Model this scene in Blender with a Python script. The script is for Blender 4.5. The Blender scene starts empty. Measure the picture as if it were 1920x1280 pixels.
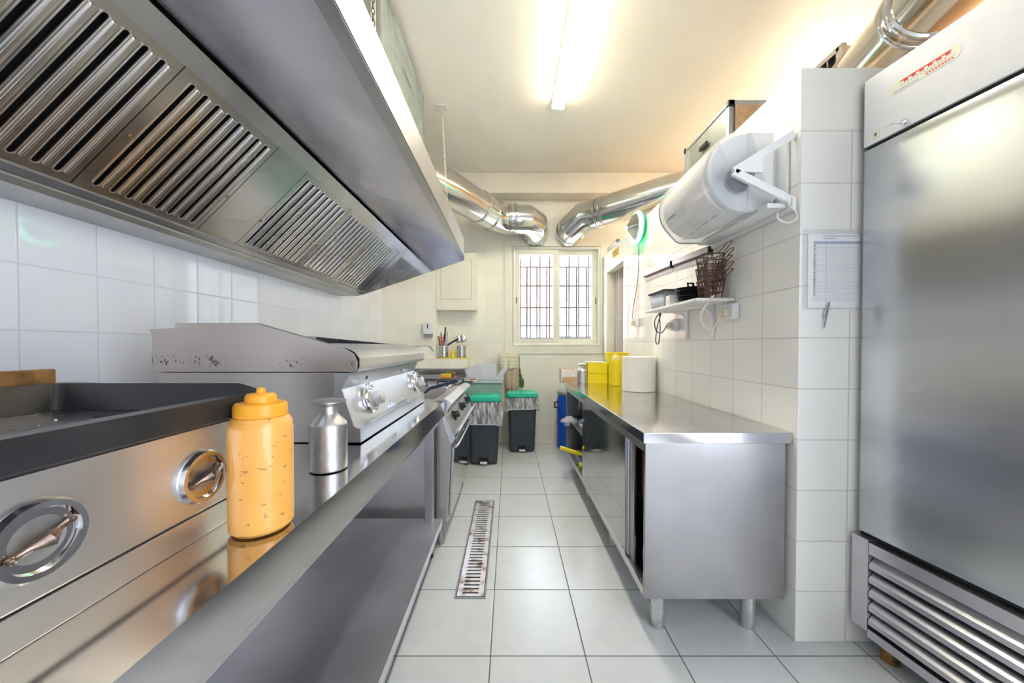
import bpy, bmesh, math, random
from mathutils import Vector, Matrix
random.seed(7)
C = bpy.context.scene.collection
PI = math.pi

# ------------------------------------------------------------ camera, world, light, exposure
cam_d = bpy.data.cameras.new('camera')
cam_d.sensor_width = 36.0
cam_d.lens = 36.0 * 655.0 / 1920.0
cam_d.shift_x = 5.0 / 1920.0
cam_d.shift_y = 17.4 / 1920.0
cam_d.clip_start = 0.02
cam = bpy.data.objects.new('camera', cam_d); C.objects.link(cam)
cam.location = (0.0, 0.0, 1.2)
cam.rotation_euler = (math.radians(90.0 - 0.82), 0.0, 0.0)
bpy.context.scene.camera = cam

world = bpy.data.worlds.new('world'); bpy.context.scene.world = world
world.use_nodes = True
bg = world.node_tree.nodes['Background']
bg.inputs['Color'].default_value = (0.80, 0.90, 1.0, 1)
bg.inputs['Strength'].default_value = 2.4

vs = bpy.context.scene.view_settings
vs.view_transform = 'Standard'; vs.look = 'None'; vs.gamma = 1.0
vs.use_curve_mapping = False
vs.exposure = 2.78
TUBE_POWER = 14.0        # emission of the ceiling tubes

def area_light(name, loc, rot, sx, sy, power, col):
    d = bpy.data.lights.new(name, 'AREA'); d.shape = 'RECTANGLE'
    d.size = sx; d.size_y = sy; d.energy = power; d.color = col
    o = bpy.data.objects.new(name, d); C.objects.link(o)
    o.location = loc; o.rotation_euler = rot
    return o
SIDE_POWER = 15.0        # bluish fill light added out of view, right and behind the camera
area_light('added_side_fill', (2.08, -1.35, 1.25), (math.radians(90), 0, math.radians(90)), 1.9, 2.1, SIDE_POWER, (0.78, 0.86, 1.0))
wp_ = area_light('window_portal', (0.58, 4.53, 1.81), (math.radians(-90), 0, 0), 1.08, 1.22, 1.0, (1, 1, 1)); wp_.data.cycles.is_portal = True

# ------------------------------------------------------------ mesh helpers
class MB:
    def __init__(s): s.bm = bmesh.new()
    def _merge(s, b):
        me = bpy.data.meshes.new('t'); b.to_mesh(me); b.free(); s.bm.from_mesh(me); bpy.data.meshes.remove(me)
    def box(s, x0, x1, y0, y1, z0, z1, bev=0.0, seg=2, mi=0, M=None):
        b = bmesh.new(); bmesh.ops.create_cube(b, size=1.0)
        for v in b.verts:
            v.co = Vector((x0 + (v.co.x + .5) * (x1 - x0), y0 + (v.co.y + .5) * (y1 - y0), z0 + (v.co.z + .5) * (z1 - z0)))
        if bev > 0: bmesh.ops.bevel(b, geom=b.edges[:], offset=bev, segments=seg, affect='EDGES', profile=.5)
        if M is not None: b.transform(M)
        for f in b.faces: f.material_index = mi
        s._merge(b); return s
    def cyl(s, p0, p1, r0, r1=None, seg=24, mi=0, caps=True):
        p0 = Vector(p0); p1 = Vector(p1); r1 = r0 if r1 is None else r1
        d = (p1 - p0); q = d.to_track_quat('Z', 'Y'); A = []; B = []
        for i in range(seg):
            a = 2 * PI * i / seg; e = q @ Vector((math.cos(a), math.sin(a), 0))
            A.append(s.bm.verts.new(p0 + e * r0)); B.append(s.bm.verts.new(p1 + e * r1))
        for i in range(seg):
            f = s.bm.faces.new((A[i], A[(i + 1) % seg], B[(i + 1) % seg], B[i])); f.material_index = mi; f.smooth = True
        if caps:
            s.bm.faces.new(A[::-1]).material_index = mi; s.bm.faces.new(B).material_index = mi
        return s
    def lathe(s, prof, c=(0, 0, 0), d=(0, 0, 1), seg=32, mi=0, sx=1.0):
        """prof = [(r, t)] along axis d from point c"""
        c = Vector(c); q = Vector(d).to_track_quat('Z', 'Y'); rings = []
        for r, t in prof:
            if r < 1e-6: rings.append([s.bm.verts.new(c + q @ Vector((0, 0, t)))])
            else: rings.append([s.bm.verts.new(c + q @ Vector((r * sx * math.cos(2 * PI * i / seg), r * math.sin(2 * PI * i / seg), t))) for i in range(seg)])
        for a, b in zip(rings, rings[1:]):
            for i in range(seg):
                j = (i + 1) % seg
                vs_ = [a[i % len(a)], a[j % len(a)], b[j % len(b)], b[i % len(b)]]
                u = []
                for v in vs_:
                    if v not in u: u.append(v)
                if len(u) > 2:
                    try: f = s.bm.faces.new(u); f.material_index = mi; f.smooth = True
                    except ValueError: pass
        return s
    def tube(s, pts, r, seg=8, closed=False, mi=0, caps=True):
        pts = [Vector(p) for p in pts]; n = len(pts)
        rr = r if isinstance(r, (list, tuple)) else [r] * n
        rings = []; up = None
        for i, p in enumerate(pts):
            if closed: t = pts[(i + 1) % n] - pts[(i - 1) % n]
            else: t = pts[min(i + 1, n - 1)] - pts[max(i - 1, 0)]
            if t.length < 1e-9: t = Vector((0, 0, 1))
            t.normalize()
            if up is None:
                up = Vector((0, 0, 1)) if abs(t.z) < .9 else Vector((1, 0, 0))
            x = up - t * up.dot(t)
            if x.length < 1e-6: x = t.orthogonal()
            x.normalize(); up = x; y = t.cross(x)
            rings.append([s.bm.verts.new(p + x * rr[i] * math.cos(2 * PI * k / seg) + y * rr[i] * math.sin(2 * PI * k / seg)) for k in range(seg)])
        m = n if closed else n - 1
        for i in range(m):
            a = rings[i]; b = rings[(i + 1) % n]
            for k in range(seg):
                f = s.bm.faces.new((a[k], a[(k + 1) % seg], b[(k + 1) % seg], b[k])); f.material_index = mi; f.smooth = True
        if not closed and caps:
            s.bm.faces.new(rings[0][::-1]).material_index = mi; s.bm.faces.new(rings[-1]).material_index = mi
        return s
    def prism(s, poly, axis, a0, a1, mi=0, bev=0.0):
        """poly in the two other axes in order (x,y,z minus axis)"""
        def P(u, v, a):
            return {'x': (a, u, v), 'y': (u, a, v), 'z': (u, v, a)}[axis]
        b = bmesh.new()
        A = [b.verts.new(P(u, v, a0)) for u, v in poly]; B = [b.verts.new(P(u, v, a1)) for u, v in poly]
        n = len(poly)
        b.faces.new(A); b.faces.new(B[::-1])
        for i in range(n): b.faces.new((A[i], B[i], B[(i + 1) % n], A[(i + 1) % n]))
        bmesh.ops.recalc_face_normals(b, faces=b.faces)
        if bev > 0: bmesh.ops.bevel(b, geom=b.edges[:], offset=bev, segments=2, affect='EDGES', profile=.5)
        for f in b.faces: f.material_index = mi
        s._merge(b); return s
    def sheet(s, poly, axis, a0, a1, th, closed=False, mi=0):
        """bent sheet metal: open polyline swept along axis with thickness th"""
        n = len(poly); off = []
        for i in range(n):
            p = Vector(poly[i]); a = Vector(poly[max(i - 1, 0)]); c = Vector(poly[min(i + 1, n - 1)])
            d1 = (p - a) if i > 0 else (c - p); d2 = (c - p) if i < n - 1 else (p - a)
            d1.normalize(); d2.normalize(); n1 = Vector((-d1.y, d1.x)); n2 = Vector((-d2.y, d2.x))
            m = (n1 + n2); m = m / max(.3, m.length_squared) * 2 * .5 * 2 if m.length > 1e-6 else n1 * 1
            m = (n1 + n2); k = 1.0 / max(.35, (1 + n1.dot(n2)) / 2)
            off.append(p + m / 2 * k * th)
        return s.prism([tuple(p) for p in poly] + [tuple(p) for p in off[::-1]], axis, a0, a1, mi)
    def quad(s, pts, mi=0):
        f = s.bm.faces.new([s.bm.verts.new(p) for p in pts]); f.material_index = mi; return s
    def sphere(s, c, r, seg=16, sc=(1, 1, 1), mi=0):
        b = bmesh.new(); bmesh.ops.create_uvsphere(b, u_segments=seg, v_segments=max(6, seg // 2), radius=r)
        for v in b.verts: v.co = Vector((v.co.x * sc[0] + c[0], v.co.y * sc[1] + c[1], v.co.z * sc[2] + c[2]))
        for f in b.faces: f.material_index = mi; f.smooth = True
        s._merge(b); return s
    def xf(s, M): s.bm.transform(M); return s

def tag(o, label=None, cat=None, group=None, kind=None):
    if label: o['label'] = label
    if cat: o['category'] = cat
    if group: o['group'] = group
    if kind: o['kind'] = kind
    return o
def wloc(o):
    v = Vector((0, 0, 0))
    while o is not None: v += Vector(o.location); o = o.parent
    return v
def obj(name, mb, mats, parent=None, loc=(0, 0, 0), smooth=True, angle=32, keep=False, wn_=True, **kw):
    """link the builder's geometry (world coordinates) as ONE mesh object"""
    if not keep: bmesh.ops.recalc_face_normals(mb.bm, faces=mb.bm.faces)
    me = bpy.data.meshes.new(name)
    base = wloc(parent) if parent is not None else Vector(loc)
    mb.bm.transform(Matrix.Translation(-base)); mb.bm.to_mesh(me); mb.bm.free()
    if not isinstance(mats, (list, tuple)): mats = [mats]
    for m in mats: me.materials.append(m)
    if smooth:
        for p in me.polygons: p.use_smooth = True
        me.set_sharp_from_angle(angle=math.radians(angle))
    o = bpy.data.objects.new(name, me); C.objects.link(o)
    if parent is not None: o.parent = parent
    else: o.location = loc
    if smooth and wn_:
        w = o.modifiers.new('n', 'WEIGHTED_NORMAL'); w.keep_sharp = True; w.weight = 100; w.mode = 'FACE_AREA'
    return tag(o, **kw)
def thing(name, label, cat, loc=(0, 0, 0), group=None):
    o = bpy.data.objects.new(name, None); C.objects.link(o); o.location = loc
    o.empty_display_size = .05
    return tag(o, label, cat, group)
def struct(name, mb, m, **kw): return obj(name, mb, m, kind='structure', **kw)
def dup(src, loc, label, group=None, rz=0.0):
    r = src.copy(); C.objects.link(r); r.location = loc; r.rotation_euler = (0, 0, rz); r['label'] = label
    if group: r['group'] = group
    for ch in list(src.children):
        c = ch.copy(); C.objects.link(c); c.parent = r
        for g in list(ch.children):
            d = g.copy(); C.objects.link(d); d.parent = c
    return r
def rrect(x0, x1, y0, y1, r, n=4):
    out = []
    for cx, cy, a0 in ((x1 - r, y1 - r, 0), (x0 + r, y1 - r, 90), (x0 + r, y0 + r, 180), (x1 - r, y0 + r, 270)):
        for k in range(n + 1):
            a = math.radians(a0 + 90 * k / n); out.append((cx + r * math.cos(a), cy + r * math.sin(a)))
    return out
def smoothpath(pts, n=6):
    P = [Vector(p) for p in pts]; out = []
    for i in range(len(P) - 1):
        p0 = P[max(i - 1, 0)]; p1 = P[i]; p2 = P[i + 1]; p3 = P[min(i + 2, len(P) - 1)]
        for k in range(n):
            t = k / n
            out.append(.5 * ((2 * p1) + (-p0 + p2) * t + (2 * p0 - 5 * p1 + 4 * p2 - p3) * t * t + (-p0 + 3 * p1 - 3 * p2 + p3) * t ** 3))
    out.append(P[-1]); return out

# ------------------------------------------------------------ materials
def newmat(name):
    m = bpy.data.materials.new(name); m.use_nodes = True
    nt = m.node_tree; return m, nt, nt.nodes['Principled BSDF']
def N(nt, t, **kw):
    n = nt.nodes.new(t)
    for k, v in kw.items():
        if k in n.inputs.keys() if not hasattr(n, k) else False: n.inputs[k].default_value = v
        else: setattr(n, k, v)
    return n
def mth(nt, op, a, b=None, c=None, clamp=False):
    n = nt.nodes.new('ShaderNodeMath'); n.operation = op; n.use_clamp = clamp
    for i, v in enumerate((a, b, c)):
        if v is None: continue
        if isinstance(v, (int, float)): n.inputs[i].default_value = v
        else: nt.links.new(v, n.inputs[i])
    return n.outputs[0]
def mixc(nt, f, a, b):
    n = nt.nodes.new('ShaderNodeMix'); n.data_type = 'RGBA'
    for i, v in ((0, f), (6, a), (7, b)):
        if isinstance(v, (int, float)): n.inputs[i].default_value = v
        elif isinstance(v, tuple): n.inputs[i].default_value = (v[0], v[1], v[2], 1)
        else: nt.links.new(v, n.inputs[i])
    return n.outputs[2]
def noise(nt, scale, detail=3, vec=None, stretch=None, rough=.5):
    n = nt.nodes.new('ShaderNodeTexNoise'); n.inputs['Scale'].default_value = scale; n.inputs['Detail'].default_value = detail
    n.inputs['Roughness'].default_value = rough
    if vec is None:
        vec = nt.nodes.new('ShaderNodeTexCoord').outputs['Object']
    if stretch is not None:
        mp = nt.nodes.new('ShaderNodeMapping'); mp.inputs['Scale'].default_value = stretch
        nt.links.new(vec, mp.inputs['Vector']); vec = mp.outputs['Vector']
    nt.links.new(vec, n.inputs['Vector']); return n.outputs['Fac']
def ramp(nt, f, a, b):
    return mth(nt, 'DIVIDE', mth(nt, 'SUBTRACT', f, a), b - a, clamp=True)
def bump(nt, h, strength, dist=.002):
    b = nt.nodes.new('ShaderNodeBump'); b.inputs['Strength'].default_value = strength; b.inputs['Distance'].default_value = dist
    nt.links.new(h, b.inputs['Height']); return b.outputs['Normal']
def plain(name, col, rough=.5, metal=0.0, var=.06, bmp=.0, scale=20, spec=.5, trans=0.0, ior=1.45, emit=None, estr=0, coat=0, sss=0, alpha=1.0):
    m, nt, p = newmat(name)
    if var > 0:
        f = noise(nt, scale, 4)
        dark = tuple(c * (1 - var * 2) for c in col)
        nt.links.new(mixc(nt, ramp(nt, f, .3, .7), dark, col), p.inputs['Base Color'])
        nt.links.new(mth(nt, 'MULTIPLY_ADD', f, .12, rough - .06, clamp=True), p.inputs['Roughness'])
        if bmp > 0: nt.links.new(bump(nt, f, bmp), p.inputs['Normal'])
    else:
        p.inputs['Base Color'].default_value = (*col, 1); p.inputs['Roughness'].default_value = rough
    p.inputs['Metallic'].default_value = metal; p.inputs['Specular IOR Level'].default_value = spec
    p.inputs['Transmission Weight'].default_value = trans; p.inputs['IOR'].default_value = ior
    p.inputs['Coat Weight'].default_value = coat; p.inputs['Alpha'].default_value = alpha
    if sss: p.inputs['Subsurface Weight'].default_value = sss; p.inputs['Subsurface Radius'].default_value = (.02, .015, .01)
    if emit: p.inputs['Emission Color'].default_value = (*emit, 1); p.inputs['Emission Strength'].default_value = estr
    return m
def steel(name, col=(.62, .62, .63), rough=.28, axis='y', streak=.5, smudge=.25, wob=.25, stain=None, flow=(1, 1, 1), speck=None):
    """brushed stainless: fine streaks along an axis, cloudy smudges and slight waviness"""
    m, nt, p = newmat(name)
    st = {'x': (1.5, 45, 45), 'y': (45, 1.5, 45), 'z': (45, 45, 1.5)}[axis]
    f = noise(nt, 3.0, 2, stretch=st); g = noise(nt, 2.6, 2, rough=.5, stretch=flow)
    col2 = tuple(c * .78 for c in col)
    base = mixc(nt, ramp(nt, g, .35, .68), col2, col)
    base = mixc(nt, mth(nt, 'MULTIPLY', ramp(nt, f, .3, .7), .10 * streak), base, tuple(min(1, c * 1.2) for c in col))
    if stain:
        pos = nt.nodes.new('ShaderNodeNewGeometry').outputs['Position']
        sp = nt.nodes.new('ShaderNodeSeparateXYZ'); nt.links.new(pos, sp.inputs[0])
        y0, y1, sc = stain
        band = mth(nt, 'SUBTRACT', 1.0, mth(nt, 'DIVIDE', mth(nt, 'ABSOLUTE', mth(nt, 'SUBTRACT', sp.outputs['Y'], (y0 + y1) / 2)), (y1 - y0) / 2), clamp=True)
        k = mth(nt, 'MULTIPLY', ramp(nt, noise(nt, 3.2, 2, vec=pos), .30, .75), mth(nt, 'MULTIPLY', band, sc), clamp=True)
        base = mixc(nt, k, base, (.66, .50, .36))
    if speck:
        pos = nt.nodes.new('ShaderNodeNewGeometry').outputs['Position']
        sp = nt.nodes.new('ShaderNodeSeparateXYZ'); nt.links.new(pos, sp.inputs[0]); z0, z1 = speck
        band = mth(nt, 'SUBTRACT', 1.0, mth(nt, 'DIVIDE', mth(nt, 'ABSOLUTE', mth(nt, 'SUBTRACT', sp.outputs['Z'], (z0 + z1) / 2)), (z1 - z0) / 2), clamp=True)
        nn = mth(nt, 'ADD', noise(nt, 130, 2, vec=pos, stretch=(1, 1, .6)), mth(nt, 'MULTIPLY', mth(nt, 'SUBTRACT', noise(nt, 9, 1, vec=pos), .5), .5))
        k = mth(nt, 'MULTIPLY', ramp(nt, mth(nt, 'ADD', nn, mth(nt, 'MULTIPLY', band, .12)), .72, .77), mth(nt, 'GREATER_THAN', band, .02), clamp=True)
        base = mixc(nt, mth(nt, 'MULTIPLY', k, .8), base, (.09, .05, .04))
    nt.links.new(base, p.inputs['Base Color'])
    r = mth(nt, 'MULTIPLY_ADD', g, smudge * .6, rough - smudge * .3)
    nt.links.new(r, p.inputs['Roughness'])
    p.inputs['Metallic'].default_value = 1.0
    return m
def tiles(name, pitch, px, py, pz, zcut, col=(.86, .87, .88), grout=(.55, .54, .52), paint=(.86, .83, .74), gw=.0014, rough=.1, floor=False, mottled=0.0, wav=.07):
    m, nt, p = newmat(name)
    g = nt.nodes.new('ShaderNodeNewGeometry'); sp = nt.nodes.new('ShaderNodeSeparateXYZ'); nt.links.new(g.outputs['Position'], sp.inputs[0])
    def dist(s, ph, pt=None):
        pt = pt or pitch
        f = mth(nt, 'FRACT', mth(nt, 'DIVIDE', mth(nt, 'SUBTRACT', s, ph - 50 * pt), pt))
        return mth(nt, 'MULTIPLY', mth(nt, 'MINIMUM', f, mth(nt, 'SUBTRACT', 1.0, f)), pt), mth(nt, 'FLOOR', mth(nt, 'DIVIDE', mth(nt, 'SUBTRACT', s, ph - 50 * pt), pt))
    if floor:
        d1, i1 = dist(sp.outputs['X'], px); d2, i2 = dist(sp.outputs['Y'], py)
        d = mth(nt, 'MINIMUM', d1, d2)
    else:
        n = nt.nodes.new('ShaderNodeSeparateXYZ'); nt.links.new(g.outputs['True Normal'], n.inputs[0])
        isx = mth(nt, 'GREATER_THAN', mth(nt, 'ABSOLUTE', n.outputs['X']), .5)
        dx, ix = dist(sp.outputs['X'], px); dy, iy = dist(sp.outputs['Y'], py); dz, iz = dist(sp.outputs['Z'], pz)
        du = mth(nt, 'ADD', mth(nt, 'MULTIPLY', dy, isx), mth(nt, 'MULTIPLY', dx, mth(nt, 'SUBTRACT', 1.0, isx)))
        i1 = mth(nt, 'ADD', mth(nt, 'MULTIPLY', iy, isx), mth(nt, 'MULTIPLY', ix, mth(nt, 'SUBTRACT', 1.0, isx))); i2 = iz
        d = mth(nt, 'MINIMUM', du, dz)
    isg = mth(nt, 'SUBTRACT', 1.0, ramp(nt, d, gw * .8, gw * 1.5))
    wn = nt.nodes.new('ShaderNodeTexWhiteNoise'); wn.noise_dimensions = '2D'
    cb = nt.nodes.new('ShaderNodeCombineXYZ'); nt.links.new(i1, cb.inputs[0]); nt.links.new(i2, cb.inputs[1]); nt.links.new(cb.outputs[0], wn.inputs['Vector'])
    tc = mixc(nt, wn.outputs['Value'], tuple(c * .955 for c in col), col)
    if mottled > 0:
        mo = noise(nt, 9, 6, vec=g.outputs['Position'], rough=.65)
        tc = mixc(nt, mth(nt, 'MULTIPLY', ramp(nt, mo, .42, .62), mottled), tc, tuple(c * .80 for c in col))
    base = mixc(nt, isg, tc, grout)
    rr = mth(nt, 'MULTIPLY_ADD', isg, .6, rough)
    edge = ramp(nt, d, gw, gw + .0035)
    wv = noise(nt, 2.6, 2, vec=g.outputs['Position'])
    tl = mth(nt, 'MULTIPLY', wn.outputs['Value'], .0)
    h = mth(nt, 'ADD', mth(nt, 'MULTIPLY', edge, .12), mth(nt, 'MULTIPLY', wv, wav))
    if not floor and zcut < 50:
        pt = mth(nt, 'GREATER_THAN', sp.outputs['Z'], zcut)
        pn = noise(nt, 2.2, 5, vec=g.outputs['Position'])
        base = mixc(nt, pt, base, mixc(nt, ramp(nt, pn, .35, .7), tuple(c * .93 for c in paint), paint))
        rr = mth(nt, 'ADD', mth(nt, 'MULTIPLY', rr, mth(nt, 'SUBTRACT', 1.0, pt)), mth(nt, 'MULTIPLY', pt, .55))
        h = mth(nt, 'MULTIPLY', h, mth(nt, 'SUBTRACT', 1.0, pt))
    nt.links.new(base, p.inputs['Base Color']); nt.links.new(rr, p.inputs['Roughness'])
    nt.links.new(bump(nt, h, .5, .01), p.inputs['Normal'])
    return m

M = {}
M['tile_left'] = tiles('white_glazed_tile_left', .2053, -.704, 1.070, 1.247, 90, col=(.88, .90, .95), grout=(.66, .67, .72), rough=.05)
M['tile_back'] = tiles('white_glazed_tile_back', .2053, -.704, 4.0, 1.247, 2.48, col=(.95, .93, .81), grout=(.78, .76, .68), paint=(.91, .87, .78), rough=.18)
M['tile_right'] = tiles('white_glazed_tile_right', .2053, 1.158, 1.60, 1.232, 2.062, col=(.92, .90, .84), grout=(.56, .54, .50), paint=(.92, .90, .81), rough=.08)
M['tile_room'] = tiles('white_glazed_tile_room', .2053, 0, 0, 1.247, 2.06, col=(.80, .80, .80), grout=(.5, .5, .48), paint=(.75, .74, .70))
M['floor'] = tiles('pale_grey_floor_tile', .3675, -.073, 1.335, 0, 99, col=(.66, .68, .68), grout=(.10, .10, .10), gw=.0019, rough=.26, floor=True, mottled=.22, wav=.05)
def ceiling_mat():
    m, nt, p = newmat('stained_ceiling_paint')
    pos = nt.nodes.new('ShaderNodeNewGeometry').outputs['Position']
    a = noise(nt, .9, 4, vec=pos); b = noise(nt, 2.3, 5, vec=pos)
    c = mixc(nt, ramp(nt, a, .38, .66), (.86, .81, .73), (.90, .87, .79))
    c = mixc(nt, mth(nt, 'MULTIPLY', ramp(nt, b, .55, .75), .5), c, (.80, .73, .62))
    nt.links.new(c, p.inputs['Base Color']); p.inputs['Roughness'].default_value = .45
    nt.links.new(bump(nt, noise(nt, 6, 3, vec=pos), .08, .02), p.inputs['Normal'])
    return m
M['ceiling'] = ceiling_mat()
M['cream'] = plain('cream_gloss_paint', (.90, .87, .74), .35, var=.03, scale=5)
M['plaster'] = plain('cream_wall_paint', (.88, .83, .74), .55, var=.04, scale=3)
M['steel'] = steel('brushed_stainless', (.74, .73, .76), .32, 'y')
M['steel_x'] = steel('brushed_stainless_cross', (.64, .64, .66), .27, 'x')
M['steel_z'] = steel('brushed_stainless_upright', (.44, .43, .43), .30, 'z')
M['steel_top'] = steel('worktop_stainless', (.70, .69, .70), .13, 'y', smudge=.12, wob=.06)
M['steel_shelf'] = steel('lower_shelf_stainless', (.86, .84, .93), .36, 'y', smudge=.2)
M['steel_cheek'] = steel('spattered_stainless', (.60, .54, .48), .32, 'x', smudge=.2, speck=(1.128, 1.170))
M['steel_griddle'] = steel('griddle_body_stainless', (.93, .92, .91), .40, 'y', smudge=.08, wob=.05)
M['steel_dark'] = steel('dull_stainless', (.60, .56, .51), .30, 'y', smudge=.35)
M['steel_fridge'] = steel('fridge_door_stainless', (.68, .69, .71), .24, 'y', streak=.4, smudge=.35, wob=.5, flow=(1, .35, 1.7))
M['steel_hood'] = steel('hood_stainless', (.76, .75, .82), .26, 'y', smudge=.2, wob=.2)
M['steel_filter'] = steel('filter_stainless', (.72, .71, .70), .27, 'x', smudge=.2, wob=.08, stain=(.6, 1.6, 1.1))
M['steel_fascia'] = steel('fascia_stainless', (.60, .59, .58), .45, 'y', smudge=.2, wob=.1)
M['mirror'] = steel('polished_stainless', (.72, .72, .75), .10, 'z', streak=.2, smudge=.1, wob=.15)
M['door_steel'] = steel('sliding_door_stainless', (.62, .63, .65), .09, 'z', streak=.3, smudge=.1, wob=.12)
M['galv'] = steel('galvanised_duct', (.74, .74, .73), .14, 'z', streak=.3, smudge=.18, wob=.1)
M['galv_panel'] = plain('galvanised_spangle', (.62, .70, .66), .3, metal=.85, var=.14, scale=14, bmp=.1)
M['chrome'] = plain('chrome', (.85, .85, .86), .08, metal=1, var=.0)
M['alu'] = plain('dull_aluminium', (.72, .72, .71), .38, metal=1, var=.1, scale=40, bmp=.1)
M['alu_case'] = plain('aluminium_case_panel', (.46, .48, .41), .35, metal=.7, var=.1, scale=12)
M['black_iron'] = plain('black_griddle_iron', (.028, .028, .030), .30, var=.2, scale=18, bmp=.15, spec=.6)
M['black_plate'] = plain('griddle_hotplate', (.085, .085, .095), .28, metal=.6, var=.25, scale=10)
M['black'] = plain('black_plastic', (.02, .02, .022), .35, var=.1)
M['gap'] = plain('dark_recess', (.012, .012, .014), .7, var=.1)
M['rust'] = plain('burnt_brown_steel', (.42, .22, .08), .45, metal=.5, var=.35, scale=25)
M['worn'] = plain('worn_brown_metal', (.36, .27, .22), .32, metal=.9, var=.4, scale=60)
M['rustwire'] = plain('brown_coated_wire', (.22, .12, .09), .4, metal=.4, var=.2)
M['white'] = plain('white_plastic', (.86, .86, .84), .3, var=.02)
M['cream_plastic'] = plain('cream_plastic', (.85, .82, .68), .35, var=.03)
M['paper'] = plain('white_paper', (.88, .88, .86), .8, var=.03, scale=60)
M['paper_roll'] = plain('cream_paper_roll', (.90, .88, .80), .85, var=.03, scale=80, bmp=.05)
M['grey'] = plain('grey_plastic', (.30, .32, .36), .4, var=.05)
M['bin_grey'] = plain('anthracite_bin_plastic', (.055, .065, .085), .42, var=.08, scale=30)
M['green'] = plain('green_lid_plastic', (.01, .52, .34), .25, var=.05, scale=8)
M['orange'] = plain('orange_cap_plastic', (.95, .42, .03), .35, var=.02, sss=.2)
M['yellow'] = plain('yellow_plastic', (.95, .74, .02), .35, var=.04)
M['pale_yellow'] = plain('pale_yellow_cap', (.95, .80, .35), .35, var=.03)
M['lime'] = plain('lime_yellow_rubber', (.72, .80, .08), .4, var=.08)
M['blue'] = plain('blue_drum_plastic', (.01, .10, .55), .3, var=.06)
M['blue_print'] = plain('dark_blue_film', (.03, .09, .35), .3, var=.1)
M['navy'] = plain('navy_black_handle', (.02, .03, .07), .35, var=.1)
M['red'] = plain('red_plastic', (.62, .02, .03), .4, var=.05)
M['wood'] = plain('brown_wood', (.30, .13, .05), .5, var=.25, scale=12)
M['beige'] = plain('beige_cable_plastic', (.78, .70, .52), .45, var=.05)
M['purple_cable'] = plain('dark_violet_cable', (.06, .03, .10), .45, var=.05)
M['kraft'] = plain('kraft_cardboard', (.62, .40, .22), .75, var=.15, scale=30)
M['card_white'] = plain('pale_pinkish_card', (.82, .76, .70), .7, var=.05)
M['glass'] = plain('window_glass', (1, 1, 1), .02, var=0, trans=1.0, ior=1.02, spec=.4)
M['film'] = plain('clear_liner_film', (.95, .95, .96), .10, var=.04, trans=.3, ior=1.3, alpha=.30)
def liner_mat():
    m, nt, p = newmat('crinkled_liner_film')
    f = noise(nt, 6, 4, stretch=(6, 6, 1.0), rough=.6)
    k = ramp(nt, f, .42, .60)
    nt.links.new(mixc(nt, k, (.66, .66, .69), (.97, .97, .98)), p.inputs['Base Color'])
    nt.links.new(mth(nt, 'MULTIPLY_ADD', k, .35, .30), p.inputs['Alpha']); p.inputs['Roughness'].default_value = .12
    nt.links.new(bump(nt, f, .8, .01), p.inputs['Normal'])
    return m
M['liner'] = liner_mat()
M['clear'] = plain('clear_smoke_plastic', (.93, .95, 1.0), .10, var=0, trans=.5, ior=1.2, alpha=.35)
M['tub'] = plain('translucent_green_tub', (.36, .58, .50), .25, var=.12, scale=6, trans=.25, ior=1.2, alpha=.92)
M['lid_clear'] = plain('frosted_lid_plastic', (.80, .82, .88), .25, var=.03, trans=.3, ior=1.1)
M['concrete'] = plain('raw_concrete', (.55, .53, .40), .8, var=.2, bmp=.5)
M['curtain'] = plain('beige_curtain', (.55, .48, .44), .8, var=.06)
M['ink'] = plain('print_ink', (.10, .10, .13), .6, var=0)
M['ink_blue'] = plain('faint_blue_ink', (.42, .46, .60), .6, var=0)
M['red_ink'] = plain('red_print', (.75, .03, .06), .5, var=0)
M['sticker'] = plain('cream_sticker', (.86, .86, .66), .4, var=.03)
M['yellow_sticker'] = plain('yellow_warning_sticker', (.95, .62, .10), .4, var=.03)
M['pink_wall'] = plain('pink_facade', (.42, .25, .20), .8, var=.04, scale=1)
M['pale_wall'] = plain('pale_facade', (.34, .34, .34), .8, var=.03, scale=1)
M['blind'] = plain('pale_blue_blind', (.20, .27, .32), .6, var=.05, scale=1)
M['street'] = plain('pale_paving', (.40, .39, .38), .8, var=.08, scale=2)
M['bar'] = plain('painted_iron_bar', (.16, .12, .13), .5, var=.1)
M['orange_wall'] = plain('orange_brown_paint', (.72, .44, .24), .6, var=.08, scale=3)
M['neon'] = plain('green_neon_tube', (.3, 1, .6), .3, var=0, emit=(.12, 1.0, .38), estr=1.1)
M['teal_glass'] = plain('teal_glass', (.05, .50, .42), .1, var=0, trans=.4, coat=.5)
def tube_mat():
    m, nt, p = newmat('lit_fluorescent_tube')
    p.inputs['Base Color'].default_value = (.9, .9, .85, 1)
    p.inputs['Emission Color'].default_value = (1.0, .94, .83, 1); p.inputs['Emission Strength'].default_value = TUBE_POWER
    return m
M['tube'] = tube_mat()
M['tube_side'] = plain('lit_diffuser_edge', (.9, .88, .7), .3, var=0, emit=(1.0, .90, .62), estr=4.5)
def sauce_mat():
    m, nt, p = newmat('flecked_orange_sauce')
    f = noise(nt, 70, 2, stretch=(1, 1, 1.8)); g = noise(nt, 12, 3)
    base = mixc(nt, ramp(nt, g, .3, .7), (.88, .40, .07), (.92, .47, .11))
    base = mixc(nt, mth(nt, 'MULTIPLY', ramp(nt, f, .66, .70), .8), base, (.38, .20, .05))
    nt.links.new(base, p.inputs['Base Color']); p.inputs['Roughness'].default_value = .3
    p.inputs['Subsurface Weight'].default_value = .0
    p.inputs['Coat Weight'].default_value = .3
    return m
M['sauce'] = sauce_mat()
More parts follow.
